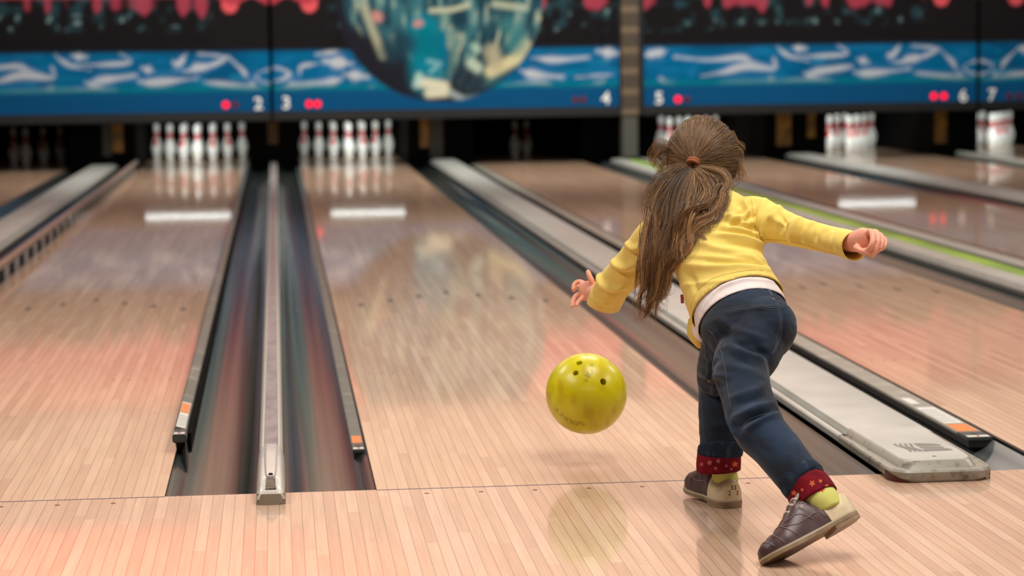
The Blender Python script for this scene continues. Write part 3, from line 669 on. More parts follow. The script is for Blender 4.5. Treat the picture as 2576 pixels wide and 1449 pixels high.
for n, which in RACK.items():
    for k in which:
        dx, dy, nm = POS[k]
        o = bpy.data.objects.new('bowling_pin', PINME); COL.objects.link(o); o.location = (LANES[n]+LW/2+dx, 18.288+dy, .0005)
        lit = 'unlit' if n in (1, 4) else 'white'
        props(o, '%s %s %s' % (lit, nm, RPH[n]), 'bowling pin', 'bowling pins on lane %d' % n)
        s = bpy.data.objects.new('neck_stripe', STRME); COL.objects.link(s); s.parent = o
        if k in (2, 3, 7, 9, 6) or n == 6 and k in (1, 5):
            g = bpy.data.objects.new('red_logo', LOGOME); COL.objects.link(g); g.parent = o; g.rotation_euler = (0, 0, -.5+.35*((k*7+n) % 5)/2)

# ------------------------------------------------------------------ yellow ball
BD = 6.03; BC = at(1475, 990, BD); BR = .108
bm = bmesh.new(); bmesh.ops.create_icosphere(bm, subdivisions=6, radius=BR)
ball = obj('bowling_ball', bm, None, None, smooth=True); ball.location = BC
props(ball, 'glossy yellow bowling ball with three finger holes just above lane 3', 'bowling ball')
def dir_at(px, py):
    r = Vector(ray(px, py)).normalized(); o = Vector(CP)-BC; b = o.dot(r); disc_ = b*b-(o.dot(o)-BR*BR)
    return (o+r*(-b-math.sqrt(max(disc_, 0)))).normalized()
cut = bmesh.new()
for px, py, r, dep in ((1448, 938, .0078, .05), (1518, 960, .0092, .05), (1457, 913, .0085, .012)):
    d = dir_at(px, py); q = d.to_track_quat('Z', 'Y').to_matrix().to_4x4()
    bmesh.ops.create_cone(cut, segments=28, radius1=r, radius2=r, depth=dep*2, cap_ends=True, matrix=Matrix.Translation(d*BR) @ q)
me = bpy.data.meshes.new('cut'); cut.to_mesh(me); cut.free(); co = bpy.data.objects.new('cut', me); COL.objects.link(co); co.location = BC
md = ball.modifiers.new('b', 'BOOLEAN'); md.object = co; md.operation = 'DIFFERENCE'; md.solver = 'EXACT'
bpy.context.view_layer.update(); dg = bpy.context.evaluated_depsgraph_get(); nm = bpy.data.meshes.new_from_object(ball.evaluated_get(dg))
ball.modifiers.clear(); ball.data = nm; bpy.data.objects.remove(co)
V = np.array([v.co[:] for v in nm.vertices]); Vn = V/np.linalg.norm(V, axis=1)[:, None]
n1 = vnoise(Vn[:, 0]*1.3+Vn[:, 2], Vn[:, 1]+Vn[:, 2]*.7, 3.2, 4, 91); n2 = vnoise(Vn[:, 0], Vn[:, 2], 7, 3, 92)
cb = np.array(srgb(216, 206, 6)[:3]); c2 = np.array(srgb(228, 218, 40)[:3]); c3 = np.array(srgb(200, 178, 2)[:3]); dk = np.array(srgb(84, 74, 20)[:3])
cc = cb[None]*(1-np.clip((n1-.5)*2, 0, 1))[:, None]+c2[None]*np.clip((n1-.5)*2, 0, 1)[:, None]
k = np.clip((n2-.55)*2.5, 0, .8)[:, None]; cc = cc*(1-k)+c3*k
def smear(pts, wd, a, seed, sc):
    global cc
    for px, py in pts:
        d = np.array(dir_at(px, py)); dist = np.linalg.norm(Vn-d, axis=1)
        nn = vnoise(Vn[:, 0], Vn[:, 2], sc, sc*.25, seed); m_ = (a*np.exp(-(dist/wd)**4)*np.clip((nn-.42)*5, 0, 1))[:, None]; cc = cc*(1-m_)+dk*m_
smear([(1489, 918), (1485, 935), (1478, 945)], .085, .55, 5, 60); smear([(1465, 957), (1475, 958)], .05, .6, 6, 70)
smear([(1402, 1035), (1415, 1048), (1430, 1058), (1446, 1064), (1462, 1066)], .10, .6, 7, 55)
paintmesh(nm, cc)
nm.materials.clear(); nm.materials.append(attrmat('ball_yellow_urethane', .34, .5, .12))
nm.polygons.foreach_set('use_smooth', [True]*len(nm.polygons)); nm.set_sharp_from_angle(angle=math.radians(40))
# ================================================================== the girl
VIEW = Vector(FW)
def loft(rows, n=20, k=4, bm=None, caps=True, sq=1.0):
    """rows: (px, py, distance, half width in px, half depth in m)"""
    bm = bm or bmesh.new(); R = catmull(rows, k); C = [at(*r[:3]) for r in R]; rings = []
    for i, r in enumerate(R):
        T = (C[min(i+1, len(C)-1)]-C[max(i-1, 0)]).normalized()
        u = T.cross(VIEW).normalized(); v = u.cross(T).normalized(); ru = r[3]*r[2]/FPX
        ring = []
        for j in range(n):
            a = 2*math.pi*j/n; c_, s_ = math.cos(a), math.sin(a)
            ring.append(bm.verts.new(C[i]+u*ru*math.copysign(abs(c_)**sq, c_)+v*r[4]*math.copysign(abs(s_)**sq, s_)))
        rings.append(ring)
    for a, b in zip(rings, rings[1:]):
        for j in range(n): bm.faces.new((a[j], a[(j+1) % n], b[(j+1) % n], b[j]))
    if caps: bm.faces.new(rings[0]); bm.faces.new(rings[-1])
    return bm
def blob(bm, c, rx, ry=None, rz=None, rot=None):
    ry = ry or rx; rz = rz or rx; q = rot.to_4x4() if rot else Matrix.Identity(4)
    bmesh.ops.create_icosphere(bm, subdivisions=3, radius=1, matrix=Matrix.Translation(c) @ q @ Matrix.Diagonal((rx, ry, rz, 1)))
def fuse(bm, voxel, it=4, fac=.5):
    bmesh.ops.recalc_face_normals(bm, faces=bm.faces); me = bpy.data.meshes.new('f'); bm.to_mesh(me); bm.free()
    o = bpy.data.objects.new('f', me); COL.objects.link(o)
    a = o.modifiers.new('r', 'REMESH'); a.mode = 'VOXEL'; a.voxel_size = voxel; a.use_smooth_shade = True
    b = o.modifiers.new('s', 'SMOOTH'); b.iterations = it; b.factor = fac
    bpy.context.view_layer.update(); dg = bpy.context.evaluated_depsgraph_get()
    m2 = bpy.data.meshes.new_from_object(o.evaluated_get(dg)); bpy.data.objects.remove(o); return m2
def bvh(me): return BVHTree.FromPolygons([v.co for v in me.vertices], [p.vertices[:] for p in me.polygons])
def shoot(t, px, py, lo=0):
    r = Vector(ray(px, py)).normalized(); h = t.ray_cast(Vector(CP)+r*lo, r); return h[0], h[1]
def getco(me): a = np.empty(len(me.vertices)*3); me.vertices.foreach_get('co', a); return a.reshape(-1, 3)
def getno(me): a = np.empty(len(me.vertices)*3); me.vertices.foreach_get('normal', a); return a.reshape(-1, 3)
GAIN = 2.1
def folds(me, feats):
    """feats: (photo polyline, height m, width m): ridge (+) or crease (-) laid on the side the photo sees"""
    t = bvh(me); P = getco(me); N = getno(me); D = np.zeros(len(P))
    for pts, amp, wd in feats:
        pts = catmull(pts, 4); hits = [shoot(t, x, y)[0] for x, y in pts]; hits = [np.array(h) for h in hits if h is not None]
        if len(hits) < 2: continue
        H = np.array(hits); lo = H.min(0)-3*wd; hi = H.max(0)+3*wd
        sel = np.where(np.all((P > lo) & (P < hi), axis=1))[0]; Q = P[sel]; d = np.full(len(sel), 9.); tt = np.zeros(len(sel))
        for i in range(len(H)-1):
            a, b = H[i], H[i+1]
            if np.linalg.norm(b-a) > .08: continue
            ab = b-a; s = np.clip(((Q-a)@ab)/(ab@ab+1e-12), 0, 1); dd = np.linalg.norm(Q-a-s[:, None]*ab, axis=1)
            m_ = dd < d; d[m_] = dd[m_]; tt[m_] = (i+s[m_])/(len(H)-1)
        D[sel] += amp*np.exp(-(d/wd)**2)*np.sin(math.pi*np.clip(tt*.9+.05, 0, 1))**.5
    P += N*D[:, None]*GAIN; me.vertices.foreach_set('co', P.ravel()); me.update()
def ruffle(me, amp, sc, seed):
    P = getco(me); N = getno(me)
    n = vnoise(P[:, 0]+P[:, 1]*.4, P[:, 2]+P[:, 1]*.5, sc, sc*1.4, seed)-.5
    P += N*(n*amp)[:, None]; me.vertices.foreach_set('co', P.ravel()); me.update()
def snip(me, cuts):
    bm = bmesh.new(); bm.from_mesh(me)
    for p, n, R in cuts:
        n = n.normalized(); kill = [v for v in bm.verts if (v.co-p).length < R and (v.co-p).dot(n) > 0]
        bmesh.ops.delete(bm, geom=kill, context='VERTS')
        for v in bm.verts:
            if v.is_boundary and (v.co-p).length < R*1.05 and abs((v.co-p).dot(n)) < .012: v.co -= n*((v.co-p).dot(n))
    # keep the biggest island
    bm.verts.ensure_lookup_table(); seen = set(); best = []
    for v in bm.verts:
        if v in seen: continue
        st = [v]; isl = []; seen.add(v)
        while st:
            q = st.pop(); isl.append(q)
            for e in q.link_edges:
                o_ = e.other_vert(q)
                if o_ not in seen: seen.add(o_); st.append(o_)
        if len(isl) > len(best): best = isl
    keep = set(best); bmesh.ops.delete(bm, geom=[v for v in bm.verts if v not in keep], context='VERTS')
    bm.to_mesh(me); bm.free(); me.update()
def tube_pts(bm, P, r, n=6):
    rings = []
    for i, p in enumerate(P):
        T = (Vector(P[min(i+1, len(P)-1)])-Vector(P[max(i-1, 0)])).normalized()
        u = T.orthogonal().normalized() if i == 0 else (u-T*u.dot(T)).normalized(); v = T.cross(u)
        rr = r[i] if isinstance(r, (list, tuple, np.ndarray)) else r
        rings.append([bm.verts.new(Vector(p)+(u*math.cos(2*math.pi*j/n)+v*math.sin(2*math.pi*j/n))*rr) for j in range(n)])
    for a, b in zip(rings, rings[1:]):
        for j in range(n): bm.faces.new((a[j], a[(j+1) % n], b[(j+1) % n], b[j]))
    bm.faces.new(rings[0]); bm.faces.new(rings[-1])
def seam(name, tree, lines, r, m, parent, k=6, lift=0.0):
    bm = bmesh.new()
    for pts in lines:
        P = []
        for x, y in catmull(pts, k):
            h, n = shoot(tree, x, y)
            if h is not None: P.append(h-Vector(ray(x, y)).normalized()*lift)
            
        run = [P[0]] if P else []
        for q in P[1:]:
            if (q-run[-1]).length > .03:
                if len(run) > 2: tube_pts(bm, run, r)
                run = [q]
            else: run.append(q)
        if len(run) > 2: tube_pts(bm, run, r)
    return obj(name, bm, m, parent, smooth=True)
def decal(name, tree, bm, px, py, scale, rot, m, parent, lift=.0006):
    ca, sa = math.cos(rot), math.sin(rot); last = shoot(tree, px, py)[0]
    if last is None: print('MISS', name, px, py); return None
    for v in bm.verts:
        x, y = v.co.x*scale, v.co.y*scale; X = px+x*ca-y*sa; Y = py-(x*sa+y*ca)
        h, n = shoot(tree, X, Y)
        r = Vector(ray(X, Y)).normalized()
        if h is None: h = last
        last = h; v.co = h-r*(lift+ (.0003 if v.co.z > 0 else 0))
    return obj(name, bm, m, parent)
K = {}
K['skin'] = mat('skin', srgb(232, 164, 138), .5, spec=.35, bump=(220, .08, .001)); K['skin'].node_tree.nodes['Principled BSDF'].inputs['Subsurface Weight'].default_value = .12
K['skin'].node_tree.nodes['Principled BSDF'].inputs['Subsurface Radius'].default_value = (.01, .004, .002)
K['yellow'] = mat('yellow_jersey', srgb(230, 205, 108), .85, spec=.15, sheen=.15, bump=(900, .25, .0006))
K['white'] = mat('white_cotton', srgb(226, 216, 214), .85, spec=.15, bump=(700, .2, .0005))
K['denim'] = mat('denim', srgb(20, 31, 44), .8, spec=.2, sheen=.12, noise=(6, srgb(34, 54, 78), .45, .75), bump=(1200, .3, .0005, (1, 1, .3)))
K['denimlight'] = mat('denim_fold', srgb(28, 40, 56), .85, spec=.2, noise=(60, srgb(62, 80, 100), .5, .8, (1, 1, .3)), bump=(300, .4, .001))
K['seam'] = mat('denim_seam', srgb(74, 80, 88), .8)
K['red'] = mat('red_print_cotton', srgb(122, 18, 32), .85, spec=.15, noise=(38, srgb(98, 12, 26), .4, .6))
K['flower'] = mat('orange_flower_print', srgb(206, 96, 44), .8)
K['flower2'] = mat('dusty_flower_print', srgb(170, 92, 92), .8)
K['sock'] = mat('lime_sock', srgb(214, 216, 122), .9, spec=.1, bump=(500, .4, .0008, (1, 1, .2)))
K['sockred'] = mat('red_sock_motif', srgb(214, 40, 52), .9)
K['brown'] = mat('brown_leather', srgb(84, 62, 62), .35, spec=.4, noise=(30, srgb(70, 50, 52), .4, .7), bump=(180, .15, .0008))
K['cream'] = mat('cream_leather', srgb(214, 196, 158), .4, noise=(40, srgb(190, 168, 128), .5, .8), bump=(200, .1, .0006))
K['sole'] = mat('tan_sole', srgb(150, 126, 96), .5, noise=(26, srgb(104, 82, 60), .45, .7))
K['welt'] = mat('pale_welt', srgb(190, 178, 150), .5)
K['stitch'] = mat('pale_stitching', srgb(150, 128, 130), .6)
K['lace'] = mat('pale_lace', srgb(200, 190, 178), .6)
K['tie'] = mat('tan_hair_tie', srgb(150, 86, 48), .7, bump=(300, .5, .001))
K['lining'] = mat('tongue_lining', srgb(150, 132, 116), .7)
K['blacktxt'] = mat('black_stamp', srgb(24, 22, 24), .6); K['redtxt'] = mat('red_stamp', srgb(196, 34, 30), .6)
K['tag'] = mat('pink_brand_tab', srgb(160, 70, 84), .7)

# ---------------- jacket
jb = bmesh.new()
TORSO = [(1768, 470, 5.59, 34, .034), (1771, 490, 5.575, 50, .045), (1776, 515, 5.55, 92, .058), (1783, 550, 5.515, 132, .070), (1793, 592, 5.48, 136, .078), (1803, 640, 5.44, 120, .080), (1815, 682, 5.41, 112, .082), (1836, 730, 5.375, 117, .090), (1858, 775, 5.34, 124, .098), (1872, 806, 5.315, 126, .10)]
loft(TORSO, 28, 5, jb)
RARM = [(1868, 556, 5.49, 58, .052), (1900, 548, 5.485, 56, .050), (1940, 562, 5.45, 48, .046), (1990, 578, 5.40, 40, .040), (2040, 592, 5.36, 36, .036), (2095, 605, 5.31, 35, .034), (2150, 619, 5.22, 37, .037), (2180, 626, 5.17, 38, .038)]
loft(RARM, 20, 5, jb)
LARM = [(1700, 585, 5.50, 62, .055), (1655, 600, 5.52, 58, .052), (1616, 642, 5.56, 52, .046), (1578, 682, 5.60, 47, .042), (1545, 716, 5.66, 45, .040), (1528, 745, 5.72, 44, .042), (1519, 765, 5.76, 43, .043), (1510, 800, 5.82, 42, .043)]
loft(LARM, 20, 5, jb)
jk = fuse(jb, .0042, 6)
folds(jk, [  # sleeve at the right
 ([(1895, 520), (1870, 545), (1830, 560)], .004, .006), ([(1900, 540), (1868, 556), (1830, 572)], -.003, .005), ([(1935, 672), (1890, 650), (1850, 645)], .003, .006), ([(1700, 720), (1760, 712), (1830, 706)], .002, .006), ([(1955, 532), (1975, 560), (1972, 600)], -.004, .005), ([(2100, 576), (2090, 600), (2092, 630)], -.003, .005), ([(1925, 500), (1912, 540), (1918, 590), (1935, 612)], .004, .007), ([(1900, 505), (1893, 545), (1896, 590)], -.004, .008),
 ([(2010, 548), (1995, 575), (1990, 605)], .006, .008), ([(1985, 540), (1968, 565), (1960, 590)], -.005, .008), ([(2045, 560), (2030, 580), (2030, 612)], .005, .007),
 ([(2028, 556), (2012, 585), (2010, 612)], -.005, .006), ([(2085, 572), (2070, 590), (2072, 618)], .004, .007), ([(1960, 520), (1945, 545), (1930, 560)], .005, .009), ([(1935, 545), (1965, 560), (2000, 558)], .003, .008),
 ([(2120, 580), (2108, 600), (2105, 625)], .003, .007), ([(2066, 565), (2052, 588), (2050, 610)], -.004, .006),
 # across the back
 ([(1888, 500), (1860, 530), (1800, 560)], .004, .009), ([(1905, 560), (1870, 560), (1820, 540)], .004, .009), ([(1908, 590), (1870, 580), (1815, 570)], .004, .008), ([(1906, 575), (1860, 568), (1815, 553)], -.004, .007),
 ([(1916, 612), (1870, 598), (1800, 590)], .005, .009), ([(1912, 601), (1870, 589), (1810, 581)], -.004, .006), ([(1925, 655), (1880, 640), (1800, 625), (1750, 600)], .004, .010), ([(1918, 630), (1880, 618), (1830, 612)], -.004, .008),
 ([(1945, 678), (1880, 672), (1780, 672), (1700, 662)], .005, .011), ([(1930, 668), (1870, 662), (1780, 660)], -.004, .008), ([(1700, 655), (1740, 700), (1755, 730)], -.003, .010), ([(1720, 640), (1800, 650), (1860, 655)], .003, .01),
 ([(1870, 505), (1885, 540), (1900, 580)], .004, .009), ([(1850, 495), (1866, 530), (1885, 570)], -.003, .008),
 # left sleeve
 ([(1573, 610), (1590, 625), (1612, 622), (1632, 612)], .007, .008), ([(1580, 632), (1605, 645), (1640, 632)], -.005, .008), ([(1536, 648), (1550, 668), (1580, 672), (1610, 655)], .008, .009), ([(1545, 680), (1570, 692), (1600, 685)], -.005, .009),
 ([(1505, 690), (1515, 712), (1545, 725), (1570, 718)], .008, .009), ([(1510, 735), (1540, 742), (1575, 735)], -.004, .010), ([(1640, 560), (1625, 600), (1622, 650)], .003, .009), ([(1488, 735), (1500, 755), (1530, 765)], .004, .008)])
ruffle(jk, .0022, 26, 3); ruffle(jk, .0010, 70, 4)
hemP = at(1856, 768, 5.342); hemN = (at(1880, 830, 5.28)-at(1836, 730, 5.375)); 
snip(jk, [(at(2150, 619, 5.22), (at(2180, 626, 5.17)-at(2110, 608, 5.28)), .085), (at(1518, 768, 5.765), Vector((-.18, .25, -1)), .10), (hemP, hemN, .18), (at(1769, 480, 5.585), at(1768, 465, 5.6)-at(1771, 500, 5.56), .06)])
jt = bvh(jk)

# ---------------- body: one continuous skin surface under the clothes
bb = bmesh.new()
loft([(1760, 440, 5.62, 44, .045), (1764, 470, 5.60, 36, .036), (1770, 500, 5.57, 40, .040), (1778, 530, 5.54, 84, .045), (1785, 560, 5.51, 115, .055), (1795, 600, 5.475, 118, .062), (1806, 650, 5.435, 100, .064), (1822, 700, 5.40, 96, .068), (1848, 750, 5.355, 100, .074), (1868, 800, 5.31, 106, .084), (1880, 850, 5.27, 96, .085), (1880, 885, 5.26, 60, .06)], 24, 4, bb)
loft([(1870, 560, 5.49, 36, .036), (1900, 553, 5.48, 38, .038), (1960, 572, 5.43, 25, .025), (2030, 593, 5.36, 20, .020), (2090, 604, 5.31, 19, .019), (2135, 611, 5.245, 22, .022), (2160, 611, 5.215, 24, .020)], 16, 4, bb)
loft([(1700, 590, 5.50, 36, .036), (1655, 605, 5.52, 36, .036), (1610, 650, 5.57, 25, .025), (1560, 695, 5.63, 20, .021), (1525, 725, 5.70, 22, .023), (1500, 737, 5.755, 19, .019), (1485, 736, 5.78, 20, .016)], 16, 4, bb)
loft([(1835, 840, 5.30, 58, .060), (1815, 920, 5.40, 48, .052), (1811, 975, 5.50, 42, .045), (1812, 1050, 5.46, 38, .042), (1815, 1130, 5.42, 32, .034), (1820, 1190, 5.425, 24, .025), (1826, 1230, 5.435, 20, .024)], 16, 4, bb)
loft([(1905, 840, 5.24, 66, .068), (1870, 930, 5.17, 58, .060), (1893, 1040, 5.06, 50, .052), (1935, 1105, 5.0, 48, .052), (2000, 1180, 4.93, 40, .042), (2052, 1240, 4.89, 36, .036), (2085, 1285, 4.875, 34, .034)], 16, 4, bb)
HC = at(1766, 396, 5.62)
HF = Vector((-.18, .90, -.38)).normalized(); HR = HF.cross(Vector((0.10, 0, 1))).normalized(); HU = HR.cross(HF).normalized()
HM = Matrix((HR, HF, HU)).transposed()
blob(bb, HC, .078, .092, .092, HM); blob(bb, HC+HF*.025-HU*.035, .060, .066, .064, HM)
blob(bb, HC+HF*.098-HU*.022, .009, .013, .011, HM); blob(bb, HC+HF*.094-HU*.014, .006, .009, .018, HM)       # nose
blob(bb, HC+HF*.088-HU*.052, .017, .008, .005, HM); blob(bb, HC+HF*.088-HU*.059, .014, .008, .005, HM); blob(bb, HC+HF*.080-HU*.080, .018, .014, .013, HM)  # lips, chin
for s in (-1, 1):
    blob(bb, HC+HR*s*.080-HU*.022+HF*.004, .007, .016, .026, HM); blob(bb, HC+HR*s*.040+HF*.070-HU*.038, .022, .018, .022, HM)
# left hand, fingers spread after letting go of the ball
def finger(pts, r0, r1, bm=bb):
    rows = [(x, y, d, (r0+(r1-r0)*i/(len(pts)-1))*FPX/5.5, (r0+(r1-r0)*i/(len(pts)-1))) for i, (x, y, d) in enumerate(pts)]
    loft(rows, 10, 4, bm)
    blob(bm, at(*pts[-1]), r1*.98)
loft([(1502, 738, 5.755, 21, .016), (1488, 734, 5.775, 25, .014), (1472, 731, 5.79, 25, .013), (1462, 731, 5.80, 20, .011)], 16, 4, bb)
finger([(1493, 722, 5.775), (1488, 706, 5.765), (1483, 694, 5.765), (1479, 684, 5.77)], .0080, .0062)                         # thumb, pointing up
finger([(1476, 722, 5.79), (1466, 712, 5.80), (1455, 709, 5.81), (1445, 715, 5.81), (1442, 727, 5.805)], .0074, .0055)        # index, hooked
finger([(1468, 728, 5.80), (1456, 722, 5.83), (1448, 722, 5.85), (1444, 730, 5.86)], .0072, .0055)                           # middle behind
finger([(1468, 738, 5.795), (1456, 741, 5.80), (1446, 748, 5.80), (1441, 760, 5.795), (1440, 770, 5.79)], .0074, .0054)       # ring, pointing down
finger([(1474, 745, 5.785), (1463, 751, 5.78), (1454, 760, 5.775), (1451, 768, 5.77)], .0068, .0050)                          # little
# right hand: loose fist
loft([(2140, 608, 5.235, 24, .022), (2160, 606, 5.205, 29, .022), (2178, 601, 5.19, 31, .021), (2190, 595, 5.18, 25, .018)], 16, 4, bb)
finger([(2180, 588, 5.175), (2190, 582, 5.165), (2196, 596, 5.145), (2193, 616, 5.135), (2184, 628, 5.145), (2176, 630, 5.155)], .0085, .0066)   # index
finger([(2192, 586, 5.185), (2204, 584, 5.175), (2210, 600, 5.155), (2205, 622, 5.145), (2198, 638, 5.145), (2193, 643, 5.15)], .0083, .0062)
finger([(2204, 590, 5.195), (2215, 592, 5.19), (2219, 606, 5.17), (2214, 624, 5.16), (2206, 632, 5.16)], .0078, .0060)
finger([(2212, 598, 5.21), (2224, 600, 5.20), (2227, 612, 5.185), (2222, 623, 5.175), (2215, 628, 5.175)], .0070, .0054)
finger([(2152, 622, 5.185), (2164, 630, 5.165), (2174, 634, 5.155), (2184, 636, 5.145)], .0085, .0070)                        # thumb across
bme = fuse(bb, .0024, 2, .4)
girl = link('person', bme, K['skin'])
props(girl, 'girl in yellow top and rolled jeans seen from behind, lunging to bowl', 'person')
eyem = mat('eye_white', srgb(235, 232, 228), .2); irm = mat('iris_brown', srgb(70, 44, 26), .2)
for s in (-1, 1):
    bm = bmesh.new(); blob(bm, HC+HR*s*.028+HF*.079-HU*.008, .0115); e = obj('eye', bm, eyem, girl, smooth=True)
    bm = bmesh.new(); blob(bm, HC+HR*s*.028+HF*.0865-HU*.0095, .005); obj('iris', bm, irm, e, smooth=True)
bm = bmesh.new(); blob(bm, HC+HF*.0955-HU*.0555, .013, .0015, .0022, HM); obj('mouth', bm, mat('lip_red', srgb(170, 80, 76), .5), girl, smooth=True)

jacket = link('cardigan', jk, K['yellow'], girl); s_ = jacket.modifiers.new('s', 'SOLIDIFY'); s_.thickness = .0026; s_.offset = -1
jacket['label'] = 'yellow long-sleeved jersey top'
STI = mat('yellow_stitching', srgb(196, 160, 62), .8)
seam('sleeve_seam', jt, [[(1906, 604), (1960, 604), (2020, 614), (2080, 634), (2140, 643)]], .0007, STI, jacket)
seam('shoulder_seam', jt, [[(1886, 488), (1893, 520), (1897, 560), (1905, 600)]], .0007, STI, jacket)
seam('hem_stitching', jt, [[(1955, 684), (1900, 679), (1845, 686), (1790, 702), (1752, 736), (1737, 780)]], .0006, STI, jacket)
bm = bmesh.new(); P = [at(1712, 741, 5.40), at(1720, 741, 5.40), at(1721, 763, 5.395), at(1713, 763, 5.395)]; a = [bm.verts.new(p) for p in P]; b = [bm.verts.new(p+Vector((0, .002, 0))) for p in P]
bm.faces.new(a); bm.faces.new(b); [bm.faces.new((a[i], a[(i+1) % 4], b[(i+1) % 4], b[i])) for i in range(4)]; obj('side_tab', bm, K['tag'], jacket)
# ---------------- undershirt
ub = bmesh.new()
loft([(1838, 735, 5.372, 108, .084), (1862, 785, 5.33, 117, .095), (1876, 822, 5.295, 120, .100), (1884, 850, 5.27, 120, .10)], 28, 6, ub)
loft([(1800, 800, 5.36, 50, .04), (1778, 830, 5.38, 42, .035), (1765, 850, 5.39, 26, .03)], 16, 4, ub)
us = fuse(ub, .004, 5); folds(us, [([(1960, 712), (1880, 704), (1810, 728), (1770, 775)], .003, .006)]); ruffle(us, .002, 30, 8)
snip(us, [(at(1868, 801, 5.312), hemN, .2), (at(1842, 745, 5.365), -hemN, .16)])
shirt = link('undershirt', us, K['white'], girl); s_ = shirt.modifiers.new('s', 'SOLIDIFY'); s_.thickness = .002; s_.offset = -1
# front hem of the yellow top hanging below the shirt
fb = bmesh.new(); loft([(1752, 800, 5.42, 20, .02), (1752, 835, 5.42, 24, .024), (1762, 862, 5.42, 16, .02), (1772, 874, 5.42, 8, .01)], 16, 4, fb)
fm = fuse(fb, .003, 3); obj_ = link('front_hem', fm, K['yellow'], jacket)

# ---------------- jeans
qb = bmesh.new()
loft([(1852, 765, 5.35, 100, .080), (1868, 795, 5.325, 112, .092), (1880, 830, 5.285, 117, .100), (1884, 862, 5.26, 108, .098), (1880, 895, 5.255, 74, .075)], 28, 5, qb)
blob(qb, at(1928, 822, 5.23), .071, .076, .072); blob(qb, at(1846, 838, 5.27), .066, .072, .068)
loft([(1908, 840, 5.235, 80, .082), (1884, 890, 5.20, 78, .080), (1864, 920, 5.175, 72, .076), (1876, 985, 5.11, 66, .070), (1893, 1040, 5.06, 66, .070), (1912, 1082, 5.02, 66, .066), (1941, 1115, 4.99, 62, .060), (1978, 1160, 4.95, 60, .056), (2016, 1206, 4.915, 57, .054), (2050, 1245, 4.89, 56, .053)], 24, 5, qb)
loft([(1838, 850, 5.30, 68, .070), (1820, 900, 5.37, 62, .066), (1812, 945, 5.47, 60, .062), (1812, 985, 5.50, 55, .058), (1812, 1050, 5.46, 55, .056), (1812, 1120, 5.42, 52, .053), (1811, 1160, 5.415, 52, .053)], 24, 5, qb)
jn = fuse(qb, .0042, 5); GAIN = 1.5
folds(jn, [([(1990, 738), (1960, 770), (1900, 775), (1830, 790)], .0025, .006), ([(1805, 800), (1850, 830), (1920, 850)], .004, .010), ([(1800, 820), (1850, 855), (1910, 870)], -.004, .010),
 ([(1925, 905), (1880, 892), (1830, 868)], .006, .010), ([(1930, 893), (1890, 878), (1850, 860)], -.006, .009), ([(1920, 925), (1870, 910), (1800, 880)], -.003, .010),
 ([(1950, 1010), (1900, 1030), (1845, 1052)], .007, .010), ([(1955, 1030), (1900, 1048), (1850, 1070)], -.007, .008), ([(1962, 1040), (1915, 1056), (1865, 1095)], .006, .008), ([(1830, 1045), (1842, 1075), (1860, 1105)], .005, .009),
 ([(1940, 985), (1900, 1005), (1850, 1020)], -.005, .010), ([(1935, 965), (1890, 985), (1840, 1000)], .004, .010), ([(1850, 1060), (1880, 1100), (1930, 1140)], -.003, .010), ([(1800, 920), (1860, 925), (1915, 945)], .003, .012),
 ([(2005, 1115), (1990, 1150), (2000, 1190)], .003, .012), ([(2055, 1180), (2015, 1195), (1985, 1212)], -.004, .008),
 ([(1760, 935), (1790, 945), (1830, 950)], .006, .010), ([(1758, 955), (1785, 968), (1820, 965)], -.006, .009), ([(1760, 970), (1785, 985), (1815, 985)], .004, .009), ([(1765, 905), (1790, 915), (1810, 910)], -.004, .01),
 ([(1950, 740), (1965, 770), (1970, 820), (1955, 870)], -.004, .006), ([(1770, 1060), (1800, 1075), (1840, 1070)], .003, .012), ([(1775, 880), (1800, 1000), (1835, 1060)], .003, .006)])
ruffle(jn, .0028, 24, 12); ruffle(jn, .0012, 60, 13)
legNr = (at(2050, 1245, 4.89)-at(1978, 1160, 4.95)); legNl = (at(1811, 1160, 5.41)-at(1812, 1050, 5.46))
snip(jn, [(at(1860, 780, 5.337), -hemN, .17), (at(2030, 1221, 4.904), legNr, .09), (at(1811, 1140, 5.415), legNl, .085)])
jeans = link('jeans', jn, K['denim'], girl); s_ = jeans.modifiers.new('s', 'SOLIDIFY'); s_.thickness = .003; s_.offset = -1
jtree = bvh(jn)
seam('yoke_seam', jtree, [[(1985, 752), (1966, 768), (1945, 775), (1890, 768), (1835, 776), (1790, 792)], [(1986, 757), (1967, 773), (1945, 780), (1890, 773), (1835, 781), (1792, 797)]], .0008, K['seam'], jeans)
seam('back_seam', jtree, [[(1940, 735), (1952, 760), (1962, 800), (1960, 850), (1940, 893)], [(1946, 735), (1957, 760), (1967, 800), (1964, 850), (1944, 893)]], .0008, K['seam'], jeans)
seam('belt_loop', jtree, [[(1932, 727), (1940, 740), (1947, 758)]], .0032, K['seam'], jeans)
seam('leg_seam', jtree, [[(1782, 830), (1800, 850), (1818, 900), (1828, 960), (1838, 1030)]], .0009, K['seam'], jeans)
seam('leg_seam', jtree, [[(1765, 985), (1768, 1060), (1774, 1125)]], .0009, K['seam'], jeans)
seam('knee_seam', jtree, [[(1962, 1036), (1925, 1042), (1885, 1056), (1862, 1085)]], .0012, K['seam'], jeans)
